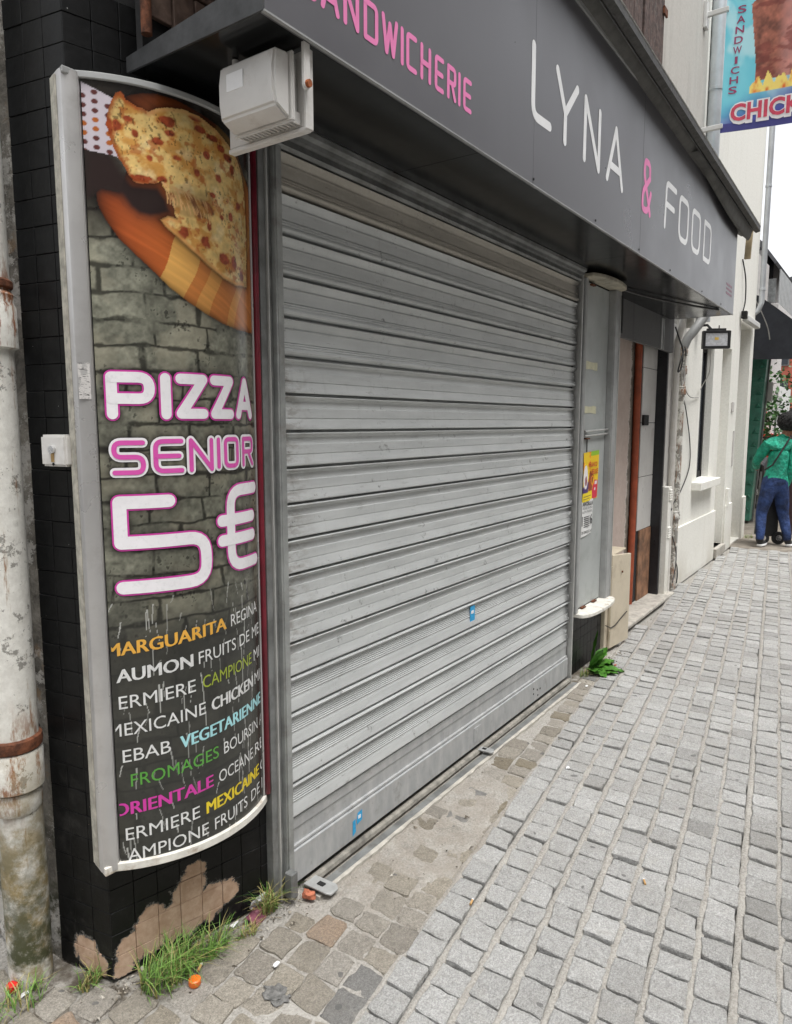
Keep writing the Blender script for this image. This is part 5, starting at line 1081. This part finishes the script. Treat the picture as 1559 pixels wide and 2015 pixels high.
def tree(name, base, h, cr, cz, nleaf, lab, seed, sc=1.):
    r = random.Random(seed); t = Thing(name, lab, 'tree', base); bx_, by_, _ = base
    q = MB(); q.tube([(bx_,by_,-.15),(bx_+.05,by_,h*.4),(bx_,by_+.08,h*.75)], [.13*sc,.1*sc,.05*sc], 8)
    tips = []
    for k in range(14):
        a = r.uniform(0,6.28); z0 = h*r.uniform(.3,.7); e = (bx_+math.cos(a)*cr*.8, by_+math.sin(a)*cr*.8, z0+cr*r.uniform(.2,.8)); q.tube([(bx_,by_,z0), ((bx_+e[0])/2,(by_+e[1])/2,z0+.15), e], [.05*sc,.03*sc,.01*sc], 6); tips.append(e)
    t.part('trunk', q, m_bark, smooth='all'); q = MB()
    for k in range(nleaf):
        e = r.choice(tips); p = Vector((bx_+r.gauss(0,cr*.4), by_+r.gauss(0,cr*.4), cz+r.gauss(0,h*.2))) if r.random() < .35 else Vector(e)+Vector((r.gauss(0,.28),r.gauss(0,.28),r.gauss(0,.3)))*sc
        d = Vector((r.gauss(0,1),r.gauss(0,1),r.gauss(-.2,.6))).normalized(); n_ = d.cross(Vector((r.gauss(0,1),r.gauss(0,1),r.gauss(0,1)))).normalized(); l = r.uniform(.07,.13)*sc; w_ = l*.42
        q.add([p, p+d*l*.5+n_*w_, p+d*l, p+d*l*.5-n_*w_], [(0,1,2,3)])
    t.part('crown', q, m_treeleaf); return t
tree('street_tree', (16,1.02,0), 3.0, .4, 2.0, 1300, 'leafy young street tree just past the green pillar', 4)
tree('street_tree', (42,2.2,-.1), 4.6, 1.1, 2.9, 1200, 'round street tree in front of the far red building', 5, 1.8)
# red hatchback car
vn = Thing('red_car', 'red hatchback car parked across the end of the street behind the person', 'car', (24.8,1.6,-.13))
G = -.13
q = MB(); q.prism([(24,.1,G+.28),(24,.1,G+.75),(24,.9,G+.88),(24,1.5,G+1.38),(24,2.9,G+1.38),(24,3.5,G+.95),(24,3.6,G+.28)], (1.65,0,0)); vn.part('body', q, m_redpaint, bev=.07, seg=2, smooth=True)
q = MB(); q.prism([(23.995,1.05,G+.9),(23.995,1.55,G+1.3),(23.995,2.8,G+1.3),(23.995,3.25,G+.93)], (-.012,0,0)); vn.part('side_window', q, m_glass)
for (x_, y_) in ((23.98,.8),(23.98,2.95),(25.5,.8),(25.5,2.95)):
    q = MB(); q.tube([(x_,y_,G+.3),(x_+.17,y_,G+.3)], .3, 18); w2 = vn.part('wheel', q, m_tyre, smooth=True); q = MB(); q.tube([(x_-.01,y_,G+.3),(x_+.18,y_,G+.3)], .18, 12); vn.part('rim', q, m_chrome, w2)
q = MB(); q.box((24.1,.07,G+.6), (24.4,.14,G+.72)); vn.part('headlight', q, m_wframe)
fp = Thing('advertising_sign', 'tall red advertising sign by the kerb beyond the tree', 'sign', (20,1.5,0))
q = MB(); q.box((20,1.36,1.22), (20.05,1.62,2.05)); fp.part('board', q, m_redpaint, bev=.01); q = MB(); q.box((20,1.47,-.14), (20.05,1.52,1.22)); fp.part('leg', q, m_rail)
mc = Thing('motorcycle', 'dark motorcycle with chrome fork parked past the green pillar', 'motorcycle', (14,.55,0))
for x_ in (13.2,14.5):
    q = MB(); ring = [(x_+math.cos(a)*.27, .55, .31+math.sin(a)*.27) for a in np.linspace(0,2*math.pi,25)]; q.tube(ring, .06, 8, caps=False); w2 = mc.part('wheel', q, m_tyre, smooth=True)
    q = MB(); q.tube([(x_,.5,.31),(x_,.6,.31)], .06, 10); mc.part('hub', q, m_chrome, w2)
q = MB(); q.tube([(13.2,.55,.31),(13.45,.55,.85),(13.5,.55,1.0)], .03, 8); mc.part('fork', q, m_chrome)
q = MB(); q.prism([(13.45,.46,.8),(13.9,.46,.95),(14.3,.46,.82),(14.9,.46,.9),(14.8,.46,.7),(14.2,.46,.5),(13.7,.46,.45)], (0,.2,0)); mc.part('body', q, m_blk, bev=.03, smooth=True)
q = MB(); q.tube([(13.42,.2,1.02),(13.5,.55,1.05),(13.42,.9,1.02)], .018, 8); mc.part('handlebar', q, m_blk)
q = MB(); q.lathe((13.38,.55,.8), [(.02,0),(.09,.03),(.09,.12),(.03,.15)], 12); mc.part('headlight', q, m_chrome, smooth=True)
sgn = Thing('white_road_sign', 'white rectangular signs on a post down the street', 'sign', (22.5,1.5,0))
q = MB(); q.tube([(22.5,1.45,-.14),(22.5,1.45,2.5)], .03, 8); sgn.part('post', q, m_rail)
for z_, w_ in ((1.75,.34),(2.12,.28)):
    q = MB(); q.box((22.44,1.45-w_/2,z_), (22.46,1.45+w_/2,z_+.28)); sgn.part('plate', q, m_wframe)
bl = Thing('dark_post', 'dark maroon street post right of the walking person', 'post', (10,-.36,0))
q = MB(); q.tube([(10,-.37,-.02),(10,-.37,1.72)], .07, 14); bl.part('shaft', q, plain('dark_maroon_paint', (.03,.012,.014), .5), smooth=True)
q = MB(); q.lathe((10,-.37,1.72), [(.07,0),(.085,.01),(.085,.05),(.05,.09),(.005,.1)], 14); bl.part('cap', q, m_dark, smooth=True)

# ------------------------------------------------------------------ unseen houses behind the photographer, added to cut the low side light
for k, (x0, x1, hh, mt, cn) in enumerate(((-26,-17,9,m_houseg,'grey'),(-17,-7,11,m_beige,'beige'),(-7,3,9.5,m_houseg,'grey'),(3,12,10.5,m_houseg,'grey'),(12,24,9,m_beige,'beige'))):
    t = Thing('unseen_opposite_house', 'plain %s rendered house in the unseen row added across the street from the shop' % cn, 'house', ((x0+x1)/2,-8,-.135), 'unseen houses across the street')
    q = MB(); q.box((x0,-16,-.2), (x1-.01,-7.5,hh)); t.part('wall', q, mt)
    q = MB(); q.prism([(x0,-7.2,hh),(x0,-16.3,hh),(x0,-11.7,hh+2.5)], (x1-x0-.01,0,0)); t.part('roof', q, m_roof)
    for i in range(4):
        for z_ in (1.0,4.2,7.0):
            xa = x0+(x1-x0)*(i+.3)/4; q = MB(); q.box((xa,-7.499,z_), (xa+.9,-7.42,z_+1.5)); w2 = t.part('window', q, m_wframe); q = MB(); q.box((xa+.08,-7.419,z_+.08), (xa+.82,-7.40,z_+1.42)); t.part('pane', q, m_glass, w2)
# ------------------------------------------------------------------ person with shopping trolley
def skin_body(name, chains, loc, mats, parent, levels=2):
    # chains: list of lists of (pos, radius, (rx, ry) optional, material); shared joints are given by identical positions
    vs = []; idx = {}; ed = []; rad = []; mt = []
    for chn in chains:
        prev = None
        for p, r, k in chn:
            key = tuple(round(c, 4) for c in p)
            if key not in idx: idx[key] = len(vs); vs.append(p); rad.append(r); mt.append(k)
            i = idx[key]
            if prev is not None and prev != i: ed.append((prev, i))
            prev = i
    me = bpy.data.meshes.new(name); me.from_pydata([tuple(a-b_ for a, b_ in zip(p, loc)) for p in vs], ed, [])
    o = bpy.data.objects.new(name, me); COL.objects.link(o)
    m = o.modifiers.new('skin', 'SKIN'); m.use_smooth_shade = True
    for i, d in enumerate(me.skin_vertices[0].data):
        r = rad[i]; d.radius = (r, r) if not isinstance(r, tuple) else r; d.use_root = (i == 0)
    s_ = o.modifiers.new('sub', 'SUBSURF'); s_.levels = levels; s_.render_levels = levels
    dg = bpy.context.evaluated_depsgraph_get(); ev = o.evaluated_get(dg); nm = bpy.data.meshes.new_from_object(ev)
    o.modifiers.clear(); o.data = nm; bpy.data.meshes.remove(me); nm.name = name
    nm.materials.clear()
    for q in mats: nm.materials.append(q)
    V = np.array([tuple(a-b_ for a, b_ in zip(p, loc)) for p in vs]); segs = []
    for a, c in ed: segs.append((V[a], V[c], mt[a], mt[c]))
    for pl in nm.polygons:
        c = np.array(pl.center); best = (9, 0)
        for a, e, ka, ke in segs:
            d_ = e-a; t = np.clip(((c-a)@d_)/(d_@d_+1e-9), 0, 1); ds = np.linalg.norm(c-a-d_*t)
            if ds < best[0]: best = (ds, ka if t < .5 else ke)
        pl.material_index = best[1]; pl.use_smooth = True
    o.parent = parent; return o
m_jack = plain('green_jacket', (.012,.32,.205), .65, var=.4, sc=14, bump=.8, bsc=16, bdist=.06)
m_jean = plain('blue_jeans', (.02,.042,.13), .85, var=.55, sc=7, bump=.7, bsc=18, bdist=.05)
m_skin = plain('brown_skin', (.24,.11,.06), .5, var=.1); m_shoe = plain('dark_shoe', (.02,.02,.022), .6); m_glove = plain('red_grey_glove', (.45,.05,.04), .7, var=.5, sc=40, dirt=(.12,.12,.12), dsc=30, damt=.9)
m_hair = plain('black_curly_hair', (.008,.007,.007), .85, bump=1., bsc=60, bdist=.03)
PB = Vector((8.74,-.34,0)); rgt = Vector((.575,-.818,0)); fwd = Vector((.818,.575,0))
def J(px, py, dep=0., k=150.): return tuple(PB + rgt*((px-1525)/k) + fwd*dep + Vector((0,0,(1072-py)/k)))
pe = Thing('person', 'person in green jacket and blue jeans walking away with a shopping trolley', 'person', tuple(PB))
pel = J(1522,946); ch_ = J(1527,900); up = J(1528,872); nk = J(1540,854); hd = J(1543,842, .0)
sp = [(pel,(.155,.13),1), (J(1524,930),(.145,.12),0), (ch_,(.155,.12),0), (J(1527,884),(.17,.115),0), (up,(.14,.1),0), (J(1536,861),(.075,.075),0), (nk,.06,2), (J(1544,842),(.07,.075),2), (J(1545,834),(.078,.085),2), (J(1545,824),(.075,.08),2)]
rarm = [(up,(.14,.1),0), (J(1549,872,-.02),.082,0), (J(1552,893,-.04),.072,0), (J(1551,915,-.06),.063,0), (J(1548,935,-.02),.058,0), (J(1547,950,.02),.052,0), (J(1547,955,.03),.036,3), (J(1546,964,.04),.042,3), (J(1545,972,.05),.03,3)]
larm = [(up,(.14,.1),0), (J(1509,873,.04),.08,0), (J(1503,891,.12),.07,0), (J(1502,908,.24),.06,0), (J(1512,917,.36),.052,0), (J(1519,921,.44),.045,0), (J(1522,923,.48),.035,3), (J(1526,925,.52),.035,3)]
lleg = [(pel,(.155,.13),1), (J(1512,958),.108,1), (J(1507,982),.094,1), (J(1502,1006,.03),.074,1), (J(1499,1030,-.02),.066,1), (J(1496,1054,-.06),.055,1), (J(1496,1061,-.06),.042,4), (J(1499,1066,-.03),.042,4), (J(1507,1067,.02),.04,4), (J(1516,1068.5,.07),.032,4)]
rleg = [(pel,(.155,.13),1), (J(1535,958),.108,1), (J(1541,984,.02),.095,1), (J(1546,1009,.04),.074,1), (J(1549,1034,.0),.066,1), (J(1551,1056,-.05),.055,1), (J(1551,1063,-.05),.042,4), (J(1555,1067,-.03),.042,4), (J(1563,1068,.02),.04,4), (J(1571,1069,.06),.032,4)]
skin_body('body', [sp, rarm, larm, lleg, rleg], tuple(PB), [m_jack, m_jean, m_skin, m_glove, m_shoe], pe.o)
q = MB(); r_ = random.Random(3)
bm_ = bmesh.new(); bmesh.ops.create_icosphere(bm_, subdivisions=4, radius=.138); cH = Vector(J(1541,829,-.02))
for v_ in bm_.verts:
    n_ = v_.co.normalized(); k = 1 + .10*float(fbm(np.array(n_.x*7+20), np.array(n_.y*7+n_.z*5+20), 3)-.5)*2 + .12*float(vnoise(np.array(n_.x*22+40), np.array(n_.y*22+n_.z*17+40), 4)-.5)
    v_.co = Vector((n_.x*.138, n_.y*.138, n_.z*(.128 if n_.z > 0 else .125)))*k
q.add([cH+v_.co for v_ in bm_.verts], [tuple(x.index for x in f_.verts) for f_ in bm_.faces]); bm_.free(); pe.part('hair', q, m_hair)
q = MB(); fc = Vector(J(1550,836,.02))
for dx, dz in ((0,.0),): q.lathe(tuple(fc+Vector((0,0,-.02))), [(.004,-.0),(.018,.01),(.02,.025),(.012,.04),(.003,.045)], 10)
pe.part('ear', q, m_skin, smooth='all')
for (px_, pd) in ((1505,-.0),(1561,-.0)):
    q = MB(); a = Vector(J(px_-11,1070.5,pd-.075)); bq = Vector(J(px_+13,1070.5,pd+.085)); d_ = (bq-a).normalized(); s_ = Vector((0,0,1)).cross(d_)*.045
    pts = [a-s_*.7, a+s_*.7, a.lerp(bq,.5)+s_, bq+s_*.6, bq+d_*.02, bq-s_*.6, a.lerp(bq,.5)-s_]; q.prism([(p.x,p.y,.0) for p in pts], (0,0,.026)); pe.part('shoe_sole', q, m_white2, bev=.004)
bg = [J(1538,856,-.13), J(1526,874,-.155), J(1514,893,-.165), J(1504,912,-.15), J(1497,922,-.06)]
q = MB(); q.tube(bg, .011, 6); pe.part('bag_strap', q, m_blk)
TB = PB + rgt*.04 + fwd*.22
tr = Thing('shopping_trolley', 'dark wheeled shopping trolley pulled beside the person', 'trolley', tuple(TB))
q = MB(); a = TB - rgt*.10 - fwd*.1; q.obox((a.x,a.y,.10), tuple(rgt*.20), tuple(fwd*.22), (0,0,.55)); tr.part('bag', q, m_blk, bev=.02, seg=2, smooth=True)
for s_ in (-.11,.10):
    q = MB(); c_ = TB + rgt*s_ - fwd*.12; q.tube([(c_.x,c_.y,.08), (c_.x+fwd.x*.03,c_.y+fwd.y*.03,.08)], .085, 18); w2 = tr.part('wheel', q, m_tyre, smooth=True)
    q = MB(); q.tube([(c_.x-fwd.x*.004,c_.y-fwd.y*.004,.08), (c_.x,c_.y,.08)], .04, 12); tr.part('hub', q, m_chrome, w2)
q = MB(); q.tube([tuple(TB - rgt*.1 + fwd*.12 + Vector((0,0,.1))), tuple(TB - rgt*.05 + fwd*.15 + Vector((0,0,.95)))], .012, 8); tr.part('handle', q, m_rail)

# ------------------------------------------------------------------ weeds
def tuft(cx_, cy_, rad, h, n, lab, seed, lean=(0,0), dry=.1, grp=None):
    r = random.Random(seed); q = MB()
    for k in range(n):
        a = r.uniform(0,6.283); d = rad*math.sqrt(r.random()); bx_, by_ = cx_+math.cos(a)*d, cy_+math.sin(a)*d*.55; L_ = h*r.uniform(.25,1.15); an = r.uniform(0,6.283); cur = r.uniform(.3,1.1)
        dx, dy = math.cos(an)+lean[0], math.sin(an)+lean[1]; w_ = r.uniform(.0009,.0024); pts = []
        for j in range(5):
            t = j/4; pts.append(Vector((bx_+dx*L_*.7*cur*t*t, by_+dy*L_*.7*cur*t*t, -.012+L_*(t-.45*cur*t*t))))
        sd_ = Vector((-dy, dx, 0)).normalized(); v = []
        for j, p in enumerate(pts): ww = w_*(1-(j/4)**2*.9); v += [p-sd_*ww, p+sd_*ww]
        g = r.random(); col = (.28+.1*g,.25+.08*g,.12) if r.random() < dry*1.6+.08 else (.085+.13*g, .19+.17*g, .035+.05*g)
        q.add(v, [(2*j,2*j+1,2*j+3,2*j+2) for j in range(4)], col)
    return single('grass_tuft', q, m_grass, lab, 'grass', (cx_,cy_,0), grp, smooth='all')
tuft(-.50,.03,.10,.15,420,'large bright green grass tuft at the foot of the tiled corner',1,(.1,-.45))
tuft(-.37,-.005,.05,.13,120,'grass tuft beside the large one, leaning from the peeled tiles',2,(.2,-.4))
tuft(-.135,-.005,.035,.15,170,'tall yellow green grass tuft at the foot of the shutter rail',3,(-.1,-.1),.3)
tuft(-.655,.19,.04,.10,80,'thin grass tuft at the base of the black corner tiles',6,(0,-.3),.25)
tuft(-.83,.29,.09,.09,150,'low grass patch at the foot of the old downpipe',7,(0,-.2),.2)
tuft(-.255,-.03,.035,.07,70,'sparse small grass tuft between litter and wall',8,(.1,-.3),.35)
tuft(2.60,-.07,.05,.07,90,'small sprig of grass below the dandelion plant',9,(0,-.3),.3)
tuft(2.86,-.10,.03,.12,40,'dry straw coloured grass stems beside the dandelion plant',10,(.2,-.1),.9)
tuft(9.35,.03,.12,.06,80,'low weeds at the foot of the grey passage wall',12,(0,-.2),.2)
def leaf(q, base, direc, L_, W_, droop, lob, seed):
    r = random.Random(seed); d = Vector(direc).normalized(); sd_ = d.cross(Vector((0,0,1)));
    if sd_.length < .1: sd_ = Vector((.8,-.5,0))
    sd_.normalize(); n = 14; v = []
    for j in range(n+1):
        t = j/n; p = Vector(base)+d*L_*t+Vector((0,0,-droop*t*t*L_)); w_ = W_*(math.sin(math.pi*min(1,t*.93+.07))**.8)*(1+lob*math.sin(t*22)*.6)*(.45+.55*t)
        v += [p-sd_*w_+Vector((0,0,.012*r.random())), p+Vector((0,0,-.004)), p+sd_*w_+Vector((0,0,.012*r.random()))]
    q.add(v, [(3*j,3*j+1,3*j+4,3*j+3) for j in range(n)] + [(3*j+1,3*j+2,3*j+5,3*j+4) for j in range(n)])
dn = Thing('dandelion_plant', 'leafy green dandelion plant growing from the foot of the black tiled pier', 'plant', (2.72,-.06,0))
for k, (dr, L_, W_, dp_) in enumerate([((.10,-.12,1),.30,.024,.12),((.9,-.6,.5),.22,.045,.25),((1,-.25,.35),.26,.045,.3),((.5,-.9,.35),.22,.045,.35),((-.5,-.8,.3),.18,.04,.3),((.2,-.5,.8),.2,.045,.2),((-.8,-.4,.5),.15,.04,.25),((.75,-.2,.7),.22,.04,.15),((.1,-1,.15),.2,.04,.1),((1,-.6,.12),.2,.045,.1),((-.2,-.5,.9),.22,.04,.1)]):
    q = MB(); leaf(q, (2.72+rng.uniform(-.02,.02),-.06+rng.uniform(-.02,.01),.0), dr, L_, W_*1.35, dp_, .35 if k < 7 else .2, k); dn.part('leaf', q, m_leaf, smooth='all')
# ------------------------------------------------------------------ litter
def blob(name, c, rx, ry, rz, mat, lab, cat, seed, rough=.3, sub=2, grp=None):
    bm_ = bmesh.new(); bmesh.ops.create_icosphere(bm_, subdivisions=sub, radius=1); q = MB(); v = []
    for v_ in bm_.verts:
        n_ = v_.co.normalized(); k = 1+rough*2*(float(vnoise(np.array(n_.x*3+9+seed), np.array(n_.y*3+n_.z*2.3+9), seed))-.5); v.append((c[0]+n_.x*rx*k, c[1]+n_.y*ry*k, max(-.004, c[2]+n_.z*rz*k)))
    q.add(v, [tuple(x.index for x in f_.verts) for f_ in bm_.faces]); bm_.free(); return single(name, q, mat, lab, cat, (c[0],c[1],0), grp)
m_or = plain('orange_plastic', (.75,.16,.02), .4); m_rd = plain('red_plastic', (.65,.02,.015), .4); m_pap = plain('crumpled_white_paper', (.72,.72,.72), .8, var=.08); m_brk = plain('brick_fragment', (.40,.13,.07), .9, var=.3, sc=60); m_carton = plain('magenta_carton', (.17,.05,.075), .6, var=.5, sc=22, dirt=(.25,.2,.2), dsc=40, damt=.5)
q = MB(); q.lathe((-.487,-.06,-.002), [(.006,0),(.016,.001),(.018,.006),(.0175,.018),(.014,.021),(.010,.020),(.008,.016),(.002,.016)], 18); single('bottle_cap', q, m_or, 'orange plastic bottle cap on the cobbles by the big grass tuft', 'bottle cap', (-.487,-.06,0), smooth=True)
q = MB(); q.lathe((-.80,.345,.0), [(.005,0),(.014,.001),(.016,.006),(.015,.02),(.011,.022),(.002,.021)], 16); single('bottle_cap', q, m_rd, 'red plastic bottle cap in the weeds by the old downpipe', 'bottle cap', (-.80,.345,0), smooth=True)
blob('paper_scrap', (-.150,.03,.022), .026, .02, .022, m_pap, 'crumpled white paper scrap by the tall grass at the shutter rail', 'paper', 4, .75, 3)
blob('brick_fragment', (-.018,-.075,.012), .017, .024, .016, m_brk, 'small terracotta brick fragment on the cobbles at the shutter corner', 'brick', 5, .5)
q = MB(); n = 9; v = []
for j in range(n):
    for i in range(5): t = j/(n-1); v.append((-.235+.10*t+.012*i*.3, .018+.02*t-.012*i, .004+.014*math.sin(i*1.1)*(.6+.5*rng.random())+.004*rng.random()))
q.add(v, [(j*5+i, j*5+i+1, (j+1)*5+i+1, (j+1)*5+i) for j in range(n-1) for i in range(4)]); q.add([(a, b_, c-.002) for a, b_, c in v], [(j*5+i, (j+1)*5+i, (j+1)*5+i+1, j*5+i+1) for j in range(n-1) for i in range(4)])
single('flattened_carton', q, m_carton, 'flattened dirty magenta carton lying against the tiled wall', 'carton', (-.2,.01,0), smooth='all')
for (x_, y_, a_, lab) in ((-.455,-.035,.5,'cigarette butt standing by the orange bottle cap'),(.258,-.546,.2,'cigarette butt in a joint between grey setts'),(.70,-.993,.5,'cigarette butt farther out on the grey setts'),(-.165,.012,2.,'cigarette butt beside the crumpled paper')):
    q = MB(); d_ = Vector((math.cos(a_), math.sin(a_), .05)); p_ = Vector((x_, y_, .008)); q.tube([p_, p_+d_*.022], .0038, 8); t = Thing('cigarette_butt', lab, 'cigarette', (x_,y_,0)); t.part('filter', q, plain('filter_paper', (.55,.33,.13), .8)); q = MB(); q.tube([p_+d_*.022, p_+d_*.028], .0037, 8); t.part('paper', q, m_pap)
for i, (x_, y_, lab) in enumerate(((-.30,-.20,'pale dry petal on the brown cobbles'),(1.36,-.45,'pale dry petal on the grey setts by the concrete'),(-.26,.03,'sliver of pale wood beside the carton'),(-.79,.30,'white pebble in the weeds by the downpipe'),(2.42,-.15,'scrap of paper at the far end of the threshold'),(2.9,-.17,'dead leaf below the dandelion plant'))):
    blob('litter_scrap', (x_,y_,.004), .016, .007, .004, m_pap if i != 5 else m_brk, lab, 'litter', 20+i, .4)
blob('stone_chip', (-.375,-.275,-.003), .03, .042, .010, plain('dark_stone', (.15,.147,.14), .9, var=.4, sc=60, bump=.8, bsc=90, bdist=.01), 'dark broken stone set among the brown cobbles', 'stone', 31, .5, 3)

# crumbs of grit, plaster and dead stalks along the wall foot
q = MB(); r_ = random.Random(12)
for k in range(900):
    t = r_.random()
    if t < .62: s0 = r_.uniform(-.1,.62); x, y, _ = S(s0, abs(r_.gauss(0,.06))+.004, 0)
    elif t < .8: x = r_.uniform(2.45,3.2); y = -.06-abs(r_.gauss(0,.05))
    elif t < .9: x = r_.uniform(3.4,8.2); y = (.0 if x < 5 else .09)-abs(r_.gauss(0,.05))
    else: x = r_.uniform(-.4,2.5); y = -.13-abs(r_.gauss(0,.2))
    a = r_.uniform(.0015,.006)*(1.6 if r_.random() < .1 else 1); z = -.006+a*.4; c = r_.choice([(.30,.27,.22),(.42,.39,.34),(.14,.12,.1),(.22,.19,.15),(.10,.085,.065)])
    p = [(x+r_.uniform(-a,a)*1.5, y+r_.uniform(-a,a)*1.5, z+r_.uniform(0,a)) for _ in range(4)] + [(x, y, z+a*1.3)]
    q.add(p, [(0,1,4),(1,2,4),(2,3,4),(3,0,4),(0,2,1),(0,3,2)], c)
b = NB('grit'); m_grit = b.done(b.attr(), .95)
o = mesh_obj('grit', q, m_grit); o['kind'] = 'stuff'; o['label'] = 'scattered grit and plaster crumbs along the wall foot'; o['category'] = 'grit'
